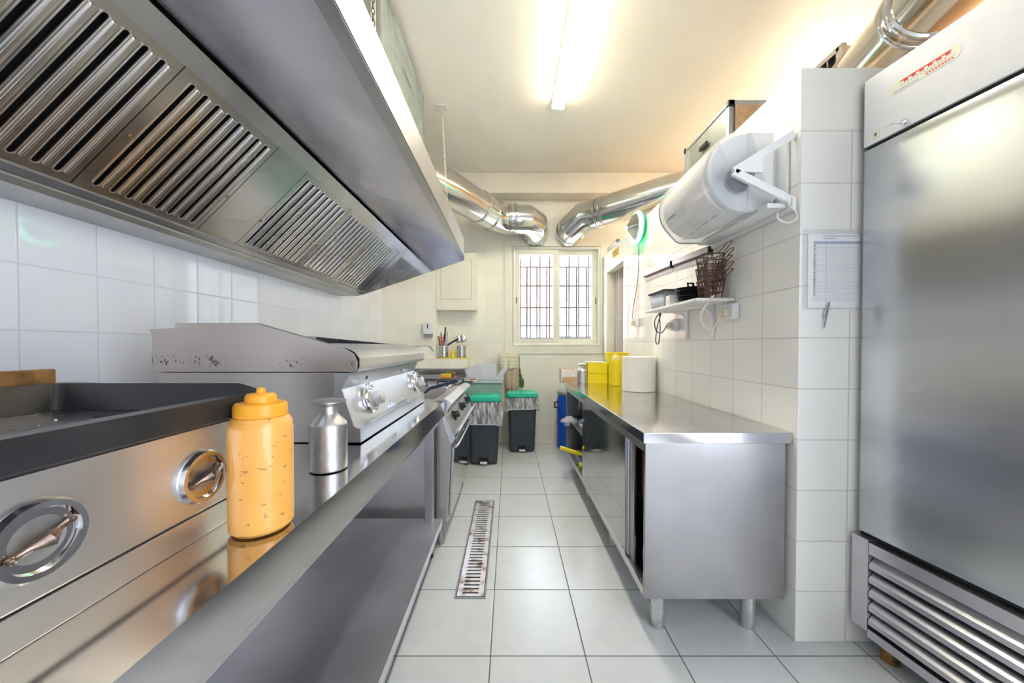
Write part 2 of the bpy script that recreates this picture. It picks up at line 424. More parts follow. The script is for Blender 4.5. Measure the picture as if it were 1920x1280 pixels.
def stripe_mat(name, a, b, c, scale, axis='Z'):
    m, nt, p = newmat(name)
    tc = nt.nodes.new('ShaderNodeTexCoord'); sp = nt.nodes.new('ShaderNodeSeparateXYZ'); nt.links.new(tc.outputs['Object'], sp.inputs[0])
    f = mth(nt, 'FRACT', mth(nt, 'MULTIPLY', sp.outputs[axis], scale))
    base = mixc(nt, mth(nt, 'GREATER_THAN', f, .72), a, b)
    f2 = mth(nt, 'FRACT', mth(nt, 'MULTIPLY', sp.outputs[axis], scale * .5))
    base = mixc(nt, mth(nt, 'GREATER_THAN', f2, .9), base, c)
    nt.links.new(base, p.inputs['Base Color']); p.inputs['Roughness'].default_value = .9
    nt.links.new(bump(nt, noise(nt, 150, 2), .4), p.inputs['Normal'])
    return m
M['towel'] = stripe_mat('cream_striped_towel', (.80, .76, .62), (.76, .72, .35), (.55, .30, .20), 45)
M['cloth'] = stripe_mat('tan_ribbed_cloth', (.72, .56, .42), (.40, .28, .18), (.60, .30, .22), 75)
M['olive'] = plain('dark_olive_rubber', (.10, .14, .07), .5, var=.15)
def perf_mat():
    m, nt, p = newmat('perforated_stainless')
    tc = nt.nodes.new('ShaderNodeTexCoord'); sp = nt.nodes.new('ShaderNodeSeparateXYZ'); nt.links.new(tc.outputs['Object'], sp.inputs[0])
    ang = mth(nt, 'ARCTAN2', sp.outputs['Y'], sp.outputs['X'])
    fu = mth(nt, 'FRACT', mth(nt, 'MULTIPLY', ang, 18 / (2 * PI))); fv = mth(nt, 'FRACT', mth(nt, 'MULTIPLY', sp.outputs['Z'], 55))
    hole = mth(nt, 'MULTIPLY', mth(nt, 'LESS_THAN', mth(nt, 'ABSOLUTE', mth(nt, 'SUBTRACT', fu, .5)), .24), mth(nt, 'LESS_THAN', mth(nt, 'ABSOLUTE', mth(nt, 'SUBTRACT', fv, .5)), .24))
    nt.links.new(mixc(nt, hole, (.66, .66, .67), (.03, .03, .03)), p.inputs['Base Color'])
    nt.links.new(mth(nt, 'SUBTRACT', 1.0, hole), p.inputs['Metallic']); p.inputs['Roughness'].default_value = .25
    return m
M['perf'] = perf_mat()
def crate_mat():
    m, nt, p = newmat('perforated_yellow_plastic')
    g = nt.nodes.new('ShaderNodeTexCoord'); sp = nt.nodes.new('ShaderNodeSeparateXYZ'); nt.links.new(g.outputs['Object'], sp.inputs[0])
    def fr(s): return mth(nt, 'LESS_THAN', mth(nt, 'ABSOLUTE', mth(nt, 'SUBTRACT', mth(nt, 'FRACT', mth(nt, 'MULTIPLY', s, 90)), .5)), .2)
    hole = mth(nt, 'MULTIPLY', fr(mth(nt, 'ADD', sp.outputs['X'], sp.outputs['Y'])), fr(sp.outputs['Z']))
    nt.links.new(mixc(nt, hole, (.95, .76, .01), (.45, .33, .01)), p.inputs['Base Color']); p.inputs['Roughness'].default_value = .35
    return m
M['crate'] = crate_mat()
def drain_mat():
    m, nt, p = newmat('grimy_drain_steel')
    f = noise(nt, 14, 5); base = mixc(nt, ramp(nt, f, .50, .68), (.80, .76, .80), (.28, .15, .07))
    nt.links.new(base, p.inputs['Base Color']); p.inputs['Metallic'].default_value = .6; p.inputs['Roughness'].default_value = .35
    return m
M['drain'] = drain_mat()

# ------------------------------------------------------------ the room
XL, XR, YB, ZC = -1.5, 1.158, 4.34, 3.237
XFAR, YN = 3.0, -2.5
mb = MB(); mb.box(XL - .2, XFAR + .2, YN - .2, YB + .2, -.12, 0); struct('floor', mb, M['floor'], smooth=False)
mb = MB(); mb.box(XL - .2, XFAR + .2, YN - .2, YB + .2, ZC, ZC + .12); struct('ceiling', mb, M['ceiling'], smooth=False)
mb = MB(); mb.box(XL - .2, XL, YN, YB, 0, ZC); struct('wall_left', mb, M['tile_left'], smooth=False)
WX0, WX1, WZ0, WZ1 = .045, 1.118, 1.20, 2.415      # window hole
mb = MB()
mb.box(XL - .2, WX0, YB, YB + .2, 0, ZC); mb.box(WX1, XFAR + .2, YB, YB + .2, 0, ZC)
mb.box(WX0, WX1, YB, YB + .2, 0, WZ0); mb.box(WX0, WX1, YB, YB + .2, WZ1, ZC)
struct('wall_back', mb, M['tile_back'], smooth=False)
mb = MB(); mb.box(XL, -.87, 4.13, YB, 0, ZC - .001); struct('wall_pilaster', mb, M['tile_back'], smooth=False)
mb = MB(); mb.box(XFAR, XFAR + .2, YN, YB, 0, ZC); struct('wall_far_right', mb, M['orange_wall'], smooth=False)
# wall behind the camera
mb = MB(); mb.box(XL - .2, XFAR + .2, YN - .2, YN, 0, ZC)
struct('wall_front', mb, M['tile_room'], smooth=False)
# right partition: counter wall, lintel over the door opening, front return by the fridge
mb = MB(); PT = 2.30
mb.box(XR, XR + .14, 1.40, 3.56, 0, PT)
mb.box(XR, XR + .14, 3.56, 4.19, 2.108, PT)
mb.box(XR, XR + .14, 4.19, YB, 0, PT)
mb.box(XR + .14, 2.1, 1.40, 1.52, 0, PT)
struct('wall_right', mb, M['tile_right'], smooth=False)
mb = MB(); mb.box(2.1, 2.24, -.35, 1.52, 0, PT); mb.box(2.1, 2.24, YN, -2.35, 0, PT); mb.box(2.1, 2.24, YN, 1.52, PT, ZC); struct('wall_recess', mb, M['tile_room'], smooth=False)  # opening left in this wall for the added side fill light
# ceiling beam at the back
mb = MB(); mb.box(XL, XFAR, 4.13, YB, 2.996, ZC - .001, .006); struct('trim_1', mb, M['plaster'])
# plaster surround of the window
mb = MB(); mb.box(-.06, 1.135, YB - .02, YB, WZ1 + .01, WZ1 + .085, .003); mb.box(-.06, WX0 - .003, YB - .014, YB, 1.12, WZ1 + .01, .003)
mb.box(WX1 + .003, 1.150, YB - .014, YB, 1.12, WZ1 + .01, .003); mb.box(-.06, 1.150, YB - .018, YB, 1.10, WZ0 - .003, .003)
struct('trim_2', mb, M['cream'])
# tiled ledge over the sink
mb = MB(); mb.box(XL, -.485, 4.02, 4.34, .935, 1.052, .003); struct('trim_3', mb, M['tile_back'])
# door casing
mb = MB(); mb.box(XR - .012, XR + .15, 4.12, 4.185, 0, 2.10, .004); mb.box(XR - .008, XR + .15, 3.562, 4.12, 2.06, 2.106, .004)
mb.box(XR + .02, XR + .15, 3.562, 3.60, 0, 2.06, .004)
struct('door_1', mb, M['cream'])
for i in range(1):
    mb = MB(); n = 26; pts = []
    for k in range(n + 1):
        y = 3.63 + (4.10 - 3.63) * k / n
        pts.append((XR + .085 + .022 * math.sin(k * 1.5), y))
    for (x0, y0), (x1, y1) in zip(pts, pts[1:]):
        mb.quad([(x0, y0, .04), (x1, y1, .04), (x1, y1, 2.05), (x0, y0, 2.05)])
    cu = obj('door_curtain', mb, M['curtain'], keep=True, angle=80, label='beige grey curtain hanging in the narrow doorway beside the window', cat='curtain', loc=(XR + .085, 3.86, .04))
    cu.modifiers.new('s', 'SOLIDIFY').thickness = .003
# window: sliding frame
wn = thing('window_1', 'cream framed sliding window with two panes in the back wall', 'window', (.58, YB + .06, WZ0)); wn['kind'] = 'structure'
mb = MB(); t = .022
mb.box(WX0, WX0 + t, YB - .022, YB + .14, WZ0, WZ1, .003); mb.box(WX1 - t, WX1, YB - .022, YB + .14, WZ0, WZ1, .003)
mb.box(WX0 + t, WX1 - t, YB - .022, YB + .14, WZ0, WZ0 + t, .003); mb.box(WX0 + t, WX1 - t, YB - .022, YB + .14, WZ1 - t, WZ1, .003)
obj('window_frame', mb, M['cream'], wn)
def sash(x0, x1, y, name='sash'):
    mb = MB(); a = WZ0 + .026; b = WZ1 - .026; s = .062
    mb.box(x0, x0 + s, y, y + .035, a, b, .004); mb.box(x1 - s, x1, y, y + .035, a, b, .004)
    mb.box(x0 + s, x1 - s, y, y + .035, a, a + s, .004); mb.box(x0 + s, x1 - s, y, y + .035, b - s, b, .004)
    o = obj(name, mb, M['cream'], wn)
    mb = MB(); mb.box(x0 + s - .003, x1 - s + .003, y + .014, y + .019, a + s - .003, b - s + .003); obj('pane', mb, M['glass'], o)
    hx = x0 + .012 if x0 < .3 else x1 - .02
    mb = MB(); mb.box(hx, hx + .010, y - .006, y, 1.72, 1.80, .002); obj('window_latch', mb, M['black'], o)
sash(WX0 + .024, .606, YB - .012); sash(.566, WX1 - .024, YB + .032)
# iron bars outside
gr = thing('window_grille', 'dark iron bar grille fixed outside the back window', 'window grille', (.58, YB + .32, 1.1))
mb = MB(); yb = YB + .215
for k in range(10): mb.box(.02 + k * .126 - .007, .02 + k * .126 + .007, yb - .006, yb + .006, 1.10, 2.6)
obj('upright_bars', mb, M['bar'], gr)
mb = MB()
for z in (1.30, 1.46, 1.98): mb.box(-.05, 1.3, yb + .007, yb + .016, z - .008, z + .008)
obj('cross_bars', mb, M['bar'], gr)
mb = MB(); y2 = YB + .245
for k in range(8): mb.box(.10 + k * .13 - .008, .10 + k * .13 + .008, y2 - .008, y2 + .008, 1.16, 2.23)
for z in (1.18, 1.70, 2.23): mb.box(.05, 1.12, y2 + .009, y2 + .02, z - .007, z + .007)
obj('outer_guard', mb, M['bar'], gr)
# street outside
mb = MB(); mb.box(-14, 14, YB + .7, 22, -.6, -.4); obj('street_paving', mb, M['street'], kind='structure')
bd = thing('facing_building', 'sunlit pink and white building seen through the window', 'building', (1, 11, -.4))
mb = MB(); mb.box(-4.5, 1.55, 11, 13, -.4, 3.9); obj('pink_facade', mb, M['pink_wall'], bd)
mb = MB(); mb.box(1.55, 9, 11.4, 13, -.4, 6.5); mb.box(-9, 9, 10.96, 11, -.4, 1.1); obj('pale_facade', mb, M['pale_wall'], bd)
mb = MB(); mb.box(1.35, 5, 10.6, 11.4, 1.5, 1.75); mb.box(1.35, 5, 10.6, 10.66, 1.75, 2.5); obj('balcony', mb, M['pale_wall'], bd)
mb = MB(); mb.box(.35, .95, 10.97, 11.02, 1.35, 2.15); obj('shutter', mb, M['blind'], bd)
mb = MB(); mb.box(1.8, 4.6, 11.3, 11.42, 2.2, 3.5); obj('awning', mb, M['blind'], bd)
mb = MB(); mb.box(.3, 1.0, 10.9, 11.03, 1.28, 1.34); obj('window_sill', mb, M['pale_wall'], bd)

# ------------------------------------------------------------ ceiling lamp
def lamp(name, x, y0, y1, label):
    t = thing(name, label, 'ceiling light', (x, (y0 + y1) / 2, ZC), 'fluorescent battens on the ceiling')
    mb = MB(); mb.prism([(x - .055, ZC), (x + .055, ZC), (x + .05, ZC - .035), (x - .05, ZC - .035)], 'y', y0, y1); obj('lamp_housing', mb, M['white'], t)
    mb = MB(); mb.prism([(x - .050, ZC - .036), (x + .050, ZC - .036), (x + .046, ZC - .070), (x + .038, ZC - .078), (x - .038, ZC - .078), (x - .046, ZC - .070)], 'y', y0 + .03, y1 - .03)
    for f in mb.bm.faces:
        f.normal_update()
        if abs(f.calc_center_median().z - (ZC - .078)) > .001: f.material_index = 1
    obj('diffuser', mb, [M['tube'], M['tube_side']], t)
    for y in (y0, y1 - .03):
        mb = MB(); mb.box(x - .054, x + .054, y, y + .03, ZC - .078, ZC - .035, .004); obj('end_cap', mb, M['white'], t)
lamp('fluorescent_light', .405, 1.43, 2.95, 'long lit twin tube fluorescent batten on the ceiling above the aisle')
lamp('fluorescent_light', 2.55, 2.0, 3.5, 'added fill batten on the ceiling, unseen beyond the right partition')  # added out of view to brighten the back wall, ceiling and left wall
lamp('fluorescent_light', 2.80, 2.0, 3.5, 'second added fill batten, unseen beyond the right partition by the outer wall')  # another unseen batten, added for more fill over the partition

# ------------------------------------------------------------ left work table
wt = thing('work_table', 'long stainless steel work table with an open lower shelf along the left wall', 'table', (-.9, .9, 0))
TZ = .88
mb = MB(); mb.sheet([(-.395, TZ - .085), (-.377, TZ - .085), (-.377, TZ), (XL + .26, TZ)], 'y', -.5, 2.02, .003); obj('tabletop', mb, M['steel_top'], wt)
mb = MB(); mb.box(-.432, -.405, -.48, 1.98, TZ - .13, TZ - .012, .003); mb.box(-1.2, -1.17, -.48, 1.98, TZ - .08, TZ - .004, .003); obj('apron_rail', mb, M['steel'], wt)
for (x, y) in ((-.452, 1.965), (-.452, -.46), (-1.19, 1.965), (-1.19, -.46)):
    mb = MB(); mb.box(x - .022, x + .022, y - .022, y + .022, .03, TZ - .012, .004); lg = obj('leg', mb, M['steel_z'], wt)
    mb = MB(); mb.lathe([(0, 0), (.018, 0), (.022, .008), (.018, .02), (.014, .034), (0, .034)], (x, y, 0)); obj('foot', mb, M['black'], lg)
mb = MB(); mb.sheet([(-.398, .172), (-.385, .172), (-.385, .21), (-1.22, .21)], 'y', -.5, 1.99, .003); obj('lower_shelf', mb, M['steel_shelf'], wt)

# ------------------------------------------------------------ black griddle (near left)
gd = thing('griddle', 'near countertop griddle with a black rimmed plate and two round dials', 'griddle', (-.69, .32, TZ))
gx, gy0, gy1 = -.51, -.08, .665
mb = MB(); mb.box(-.88, gx, gy0, gy1, .925, 1.073, .004); obj('body', mb, M['steel_griddle'], gd)
mb = MB(); mb.box(-.87, gx - .004, gy0 + .01, gy1 - .004, TZ, .921, .002); obj('base', mb, M['steel_griddle'], gd)
mb = MB(); pz = 1.075
mb.box(-.86, -.49, gy0, gy1 + .01, pz - .006, pz + .004)
obj('hotplate', mb, M['black_plate'], gd)
mb = MB()
o_ = rrect(-.895, -.480, gy0 - .02, gy1 + .035, .02); i_ = rrect(-.868, -.506, gy0 + .005, gy1 + .008, .015); b_ = rrect(-.885, -.492, gy0 - .01, gy1 + .025, .018); w_ = rrect(-.850, -.522, gy0 + .02, gy1 - .01, .012)
n = len(o_); rows = [[mb.bm.verts.new((x, y, z + (.017 if z > pz + .03 and x < -.52 else 0))) for x, y in L] for L, z in ((b_, pz - .005), (o_, pz + .001), (o_, pz + .036), (i_, pz + .036), (w_, pz + .0045))]
for A, B in zip(rows, rows[1:]):
    for i in range(n): mb.bm.faces.new((A[i], A[(i + 1) % n], B[(i + 1) % n], B[i]))
obj('plate_rim', mb, M['black_iron'], gd, angle=50)
mb = MB(); mb.box(-.925, -.908, gy0, .70, .925, 1.154, .003); obj('splashback', mb, M['rust'], gd)
for (y, z) in ((.573, .985), (.372, .9925)):
    mb = MB(); q = (1, 0, 0)
    mb.lathe([(.041, 0), (.043, .005), (.040, .011), (.034, .011), (.032, .005), (0, .004)], (gx, y, z), q, 40); d = obj('dial', mb, M['chrome'], gd)
    mb = MB(); mb.lathe([(.0325, .0045), (.0, .0055)], (gx, y, z), q, 32); obj('dial_face', mb, M['alu'], d)
    mb = MB(); mb.tube([(gx + .008, y - .026, z - .010), (gx + .011, y - .012, z - .004), (gx + .016, y, z), (gx + .011, y + .013, z + .005), (gx + .008, y + .027, z + .011)], [.003, .0035, .009, .0035, .003], 10)
    mb.sphere((gx + .009, y - .024, z - .009), .0045, 8); mb.sphere((gx + .009, y + .025, z + .010), .0045, 8); obj('broken_spindle', mb, M['worn'], d)
mb = MB()
for k in range(90):
    x = random.uniform(-.84, -.53); y = random.uniform(.02, .63); r = random.uniform(.0008, .0022)
    mb.sphere((x, y, pz + .0045 + r * .5), r, 6)
obj('food_crumbs', mb, M['card_white'], gd, kind='stuff')

# ------------------------------------------------------------ counter grill (middle left)
gl = thing('counter_grill', 'stainless steel counter grill with sloping sides and hexagonal chrome knobs on the work table', 'grill', (-.82, 1.55, TZ))
g0, g1 = 1.133, 1.995
side = [(-1.162, 1.115), (-1.16, 1.235), (-1.168, 1.254), (-1.085, 1.258), (-1.082, 1.274), (-.822, 1.274), (-.53, 1.190), (-.505, 1.175), (-.493, 1.150), (-.495, 1.122), (-.505, 1.115)]
mb = MB(); mb.prism(side, 'y', g0, g0 + .022, bev=.002); obj('side_cheek', mb, M['steel_cheek'], gl)
mb = MB(); mb.prism([(-1.16, 1.115), (-1.16, 1.255), (-1.10, 1.252), (-.53, 1.198), (-.505, 1.178), (-.505, 1.115)], 'y', g1 - .022, g1, bev=.002); obj('side_cheek', mb, M['steel_dark'], gl)
mb = MB(); mb.prism([(-1.09, 1.168), (-1.09, 1.249), (-.54, 1.197), (-.54, 1.168)], 'y', g1 - .026, g1 - .0225); obj('dark_lining', mb, M['black_plate'], gl)
mb = MB(); mb.sheet([(-.55, 1.118), (-.497, 1.118), (-.489, 1.130), (-.489, 1.158), (-.505, 1.180), (-.53, 1.192), (-.60, 1.205), (-.62, 1.16)], 'y', g0 + .006, g1 - .002, -.003); obj('front_lip', mb, M['steel'], gl)
mb = MB(); mb.box(-1.08, -.62, g0 + .022, g1 - .022, 1.13, 1.165, .002); obj('grill_plate', mb, M['black_plate'], gl)
mb = MB(); mb.prism([(-1.16, 1.10), (-1.10, 1.10), (-1.10, 1.245), (-1.16, 1.245)], 'y', g0 + .022, g1 - .022, bev=.003); obj('splashback', mb, M['steel'], gl)
mb = MB(); mb.box(-1.15, -.57, g0 + .01, g1 - .01, TZ + .002, 1.113, .003); obj('body', mb, M['steel_dark'], gl)
fp = [(-.525, 1.112), (-.530, 1.095), (-.545, 1.058), (-.507, .938), (-.498, .932), (-.486, .930), (-.484, .885)]
mb = MB(); mb.sheet(fp, 'y', g0, g1, -.004); mb.prism([(-.57, 1.112)] + fp + [(-.57, .885)], 'y', g0 + .001, g0 + .005); mb.prism([(-.57, 1.112)] + fp + [(-.57, .885)], 'y', g1 - .005, g1 - .001)
obj('control_panel', mb, M['steel'], gl)
pd = Vector((.120, 0, .038)).normalized()
def hexknob(parent, y, zz, s=1.0):
    k = (1.058 - zz) / .12; c = Vector((-.545 + .038 * k, y, zz)) + pd * .001
    mb = MB(); mb.lathe([(.0, 0), (.040 * s, 0), (.041 * s, .006), (.036 * s, .010), (.035 * s, .018), (.030 * s, .020), (0, .020)], c, pd, 32)
    mb.sphere((c.x + .004, y - .004, zz + .043 * s), .012 * s, 10); kb = obj('knob', mb, M['chrome'], parent)
    mb = MB(); mb.lathe([(0, .018), (.029 * s, .018), (.030 * s, .024), (.022 * s, .028), (.024 * s, .052), (.018 * s, .055), (0, .054)], c, pd, 6); obj('knob_grip', mb, M['alu'], kb)
hexknob(gl, 1.30, .997, 1.2); hexknob(gl, 1.915, .992, 1.2)
for y in (1.31, 1.73):
    mb = MB(); mb.lathe([(0, 0), (.008, 0), (.008, .0015), (0, .002)], (-.5365, y, 1.081), (.9, 0, -.37), 16); obj('pilot_hole', mb, M['gap'], gl)
mb = MB(); mb.prism([(-.507, .930), (-.486, .931), (-.486, .952), (-.512, .962)], 'y', 1.50, 1.66, bev=.002); obj('drip_tray_tab', mb, M['steel'], gl)

# ------------------------------------------------------------ cooker
ck = thing('cooker', 'freestanding stainless cooker with black knobs between the work table and sink', 'cooker', (-.75, 2.55, 0))
c0, c1 = 2.06, 3.03
mb = MB(); mb.prism([(-1.2, .15), (-.368, .15), (-.345, .62), (-.40, .80), (-1.2, .80)], 'y', c0, c1, bev=.003); obj('body', mb, M['steel_dark'], ck)
mb = MB(); mb.sheet([(-.372, .80), (-.368, .822), (-.344, .858), (-.385, .885), (-.43, .880)], 'y', c0, c1, -.004)
mb.prism([(-1.2, .80), (-.372, .80), (-.368, .822), (-.344, .858), (-.385, .885), (-.43, .880), (-1.2, .880)], 'y', c0, c0 + .03, bev=.002)
mb.box(-1.2, -1.10, c0 + .03, c1, .80, .885, .003); mb.box(-1.1, -.43, c1 - .03, c1, .80, .880, .003); mb.box(-1.1, -.43, 2.52, 2.56, .80, .876, .003)
mb.box(-.45, -.40, c0 + .03, c1 - .03, .80, .878, .002)
obj('cooker_top', mb, M['steel'], ck)
mb = MB(); mb.box(-1.1, -.45, c0 + .03, 2.52, .80, .84); mb.box(-1.1, -.45, 2.56, c1 - .03, .80, .85); obj('hotplate', mb, M['steel_top'], ck)
cp = [(-.395, .818), (-.330, .672), (-.322, .672), (-.320, .650), (-.350, .610)]
mb = MB(); mb.sheet(cp, 'y', c0, c1, -.004); mb.prism([(-.42, .818)] + cp + [(-.42, .610)], 'y', c0 + .001, c0 + .005); mb.sheet([(-.326, .668), (-.300, .700), (-.294, .696), (-.318, .650)], 'y', c0 + .01, c1, -.003)
obj('control_panel', mb, M['steel'], ck)
kd = Vector((.146, 0, .065)).normalized()
for y in (2.28, 2.62, 2.92):
    c = Vector((-.362, y, .745))
    mb = MB(); mb.lathe([(0, 0), (.034, 0), (.034, .006), (.028, .008), (0, .008)], c, kd, 24); kb = obj('knob', mb, M['black'], ck)
    mb = MB(); mb.lathe([(0, .008), (.024, .008), (.021, .036), (0, .038)], c, kd, 8); obj('knob_grip', mb, M['black'], kb)
mb = MB(); mb.prism([(-.365, .17), (-.352, .17), (-.330, .59), (-.345, .59)], 'y', c0 + .03, 2.98, bev=.003); dr = obj('oven_door', mb, M['door_steel'], ck)
mb = MB(); mb.tube(smoothpath([(-.338, 2.12, .585), (-.312, 2.13, .60), (-.310, 2.55, .603), (-.312, 2.92, .60), (-.338, 2.93, .585)], 4), .008, 10); obj('door_handle', mb, M['steel'], dr)
mb = MB(); mb.box(-.44, -.425, c0 - .004, c0, .17, .60, .001); obj('side_seam', mb, M['steel_z'], ck)
for (x, y) in ((-.42, c0 + .05), (-.42, c1 - .05), (-1.15, c0 + .05), (-1.15, c1 - .05)):
    mb = MB(); mb.cyl((x, y, 0), (x, y, .15), .022, .026, 16); obj('leg', mb, M['steel_z'], ck)

# pans on the cooker
fpn = thing('frying_pan', 'black handled shallow pan on the near half of the cooker', 'pan', (-.66, 2.36, .86))
mb = MB(); mb.lathe([(0, 0), (.11, 0), (.135, .035), (.138, .035), (.112, -.003 + .001), (0, .003)], (-.70, 2.33, .8425), (0, 0, 1), 32); obj('pan_body', mb, M['alu'], fpn)
mb = MB(); mb.tube([(-.575, 2.34, .878), (-.53, 2.342, .915), (-.35, 2.36, .962)], [.007, .011, .012], 10); obj('pan_handle', mb, M['navy'], fpn)
wp = thing('roasting_pan', 'low rectangular pan with two dark upright handles on the cooker', 'pan', (-.60, 2.76, .85))
mb = MB(); L0 = rrect(-.70, -.46, 2.64, 2.90, .02); L1 = rrect(-.71, -.452, 2.63, 2.91, .025)
A = [mb.bm.verts.new((x, y, .8525)) for x, y in L0]; B = [mb.bm.verts.new((x, y, .905)) for x, y in L1]; n = len(A)
mb.bm.faces.new(A)
for i in range(n): mb.bm.faces.new((A[i], A[(i + 1) % n], B[(i + 1) % n], B[i]))
o = obj('pan_body', mb, M['steel'], wp); o.modifiers.new('s', 'SOLIDIFY').thickness = .003
for x in (-.66, -.50):
    mb = MB(); mb.tube(smoothpath([(x - .035, 2.625, .895), (x - .035, 2.615, .93), (x + .035, 2.615, .93), (x + .035, 2.625, .895)], 4), .005, 8); obj('pan_handle', mb, M['black'], wp)
sp_ = thing('slotted_turner', 'black turner lying across the front corner of the cooker top', 'utensil', (-.42, 2.88, .885))
mb = MB(); mb.box(-.50, -.40, 2.80, 2.86, .884, .889, .001); obj('blade', mb, M['black'], sp_)
mb = MB(); mb.tube([(-.41, 2.83, .889), (-.37, 2.845, .905), (-.30, 2.86, .905)], .007, 8); obj('turner_handle', mb, M['black'], sp_)

# ------------------------------------------------------------ bottle and shaker on the table
def squeeze(name, c, r, h, body, cap, label, sx=1.0):
    t = thing(name, label, 'bottle', c)
    hb = h * .80
    mb = MB(); mb.lathe([(0, 0), (r * .88, 0), (r * .99, .006), (r, .02), (r, hb * .5), (r * 1.0, hb * .88), (r * .97, hb * .95), (r * .86, hb), (0, hb)], c, (0, 0, 1), 40, sx=sx); obj('bottle_body', mb, body, t)
    mb = MB(); mb.lathe([(r * .80, hb), (r * .83, hb + h * .012), (r * .83, hb + h * .075), (r * .78, hb + h * .095), (r * .50, hb + h * .105), (r * .48, hb + h * .145), (r * .42, hb + h * .160), (r * .15, hb + h * .165), (r * .13, h), (r * .07, h + .001), (0, h + .001)], c, (0, 0, 1), 40); obj('bottle_cap', mb, cap, t)
    return t
squeeze('squeeze_bottle', (-.436, .612, TZ + .003), .0485, .243, M['sauce'], M['orange'], 'orange squeeze bottle of flecked sauce at the front edge of the work table')
def shaker(c, label, s=1.0):
    t = thing('metal_shaker', label, 'shaker', c, None)
    mb = MB(); mb.lathe([(0, 0), (.044 * s, 0), (.045 * s, .003), (.045 * s, .112 * s), (.043 * s, .118 * s), (.021 * s, .142 * s), (.020 * s, .150 * s), (.020 * s, .166 * s)], c, (0, 0, 1), 36); obj('shaker_body', mb, M['alu'], t)
    mb = MB(); mb.lathe([(.020 * s, .160 * s), (.030 * s, .166 * s), (.043 * s, .172 * s), (.0435 * s, .1745 * s), (.03 * s, .178 * s), (0, .178 * s)], c, (0, 0, 1), 36); obj('shaker_lid', mb, M['alu'], t)
shaker((-.470, .905, TZ + .003), 'dull aluminium shaker on the work table behind the orange bottle')

# ------------------------------------------------------------ extraction hood
hd = thing('extractor_hood', 'long stainless steel extractor hood with slotted filters over the left side', 'extractor hood', (-.95, 1.4, 1.64))
h0, h1 = -.35, 3.08
FA = Vector((-1.318, 0, 1.672)); FB = Vector((-.937, 0, 2.048))
mb = MB(); mb.sheet([(XL + .002, 1.75), (XL + .002, 1.640), (-1.345, 1.640), (-1.335, 1.655), (-1.335, 1.675), (-1.30, 1.68)], 'y', h0, h1, -.003); obj('rear_gutter', mb, M['steel_fascia'], hd)
mb = MB(); mb.sheet([(-1.0, 2.30), (-.905, 2.085), (-.448, 2.012)], 'y', h0, h1, .003); obj('inner_panel', mb, M['steel_hood'], hd)
mb = MB(); mb.sheet([(-.450, 2.016), (-.450, 1.996), (-.404, 1.990)], 'y', h0, h1, .003); obj('lip_flange', mb, M['steel'], hd)
mb = MB(); mb.sheet([(-.404, 1.994), (-.400, 1.994), (-.400, 2.143), (-.43, 2.150), (-.72, 2.33), (XL + .01, 2.33)], 'y', h0, h1, .003); obj('front_fascia', mb, M['steel_fascia'], hd)
mb = MB(); mb.prism([(XL + .002, 1.638), (-1.34, 1.638), (-1.27, 1.655), (-.398, 1.950), (-.398, 2.143), (-.43, 2.152), (-.72, 2.335), (XL + .002, 2.335)], 'y', h1, h1 + .006); obj('end_panel', mb, M['mirror'], hd)
mb = MB(); mb.prism([(XL + .002, 1.638), (-1.34, 1.638), (-.398, 1.950), (-.398, 2.143), (-.72, 2.335), (XL + .002, 2.335)], 'y', h0 - .006, h0); obj('end_panel', mb, M['mirror'], hd)
fd = (FB - FA).normalized(); fn = Vector((fd.z, 0, -fd.x)); FL = (FB - FA).length    # fn points down/right, towards the room
def FP(v, y, d=0.0): p = FA + fd * v + fn * d; return (p.x, y, p.z)
mb = MB()
for v0, v1 in ((-.012, .012), (FL - .03, FL + .035)):
    P = [FP(v0, h0, .004), FP(v1, h0, .004), FP(v1, h0, -.01), FP(v0, h0, -.01)]; Q = [(x, h1, z) for x, _, z in P]
    for i in range(4): mb.quad([P[i], P[(i + 1) % 4], Q[(i + 1) % 4], Q[i]])
obj('filter_frame', mb, M['steel'], hd, smooth=False)
mb = MB(); mb.quad([FP(-.01, h0, -.035), FP(FL + .02, h0, -.035), FP(FL + .02, h1, -.035), FP(-.01, h1, -.035)]); obj('filter_back', mb, M['gap'], hd, smooth=False)
def stadium(y, w, v0, v1, seg=7):
    r = w / 2; out = []
    for k in range(seg + 1): a = PI * k / seg; out.append((v1 - r + r * math.sin(a), y + r * math.cos(a)))
    for k in range(seg + 1): a = PI * k / seg; out.append((v0 + r - r * math.sin(a), y - r * math.cos(a)))
    return out
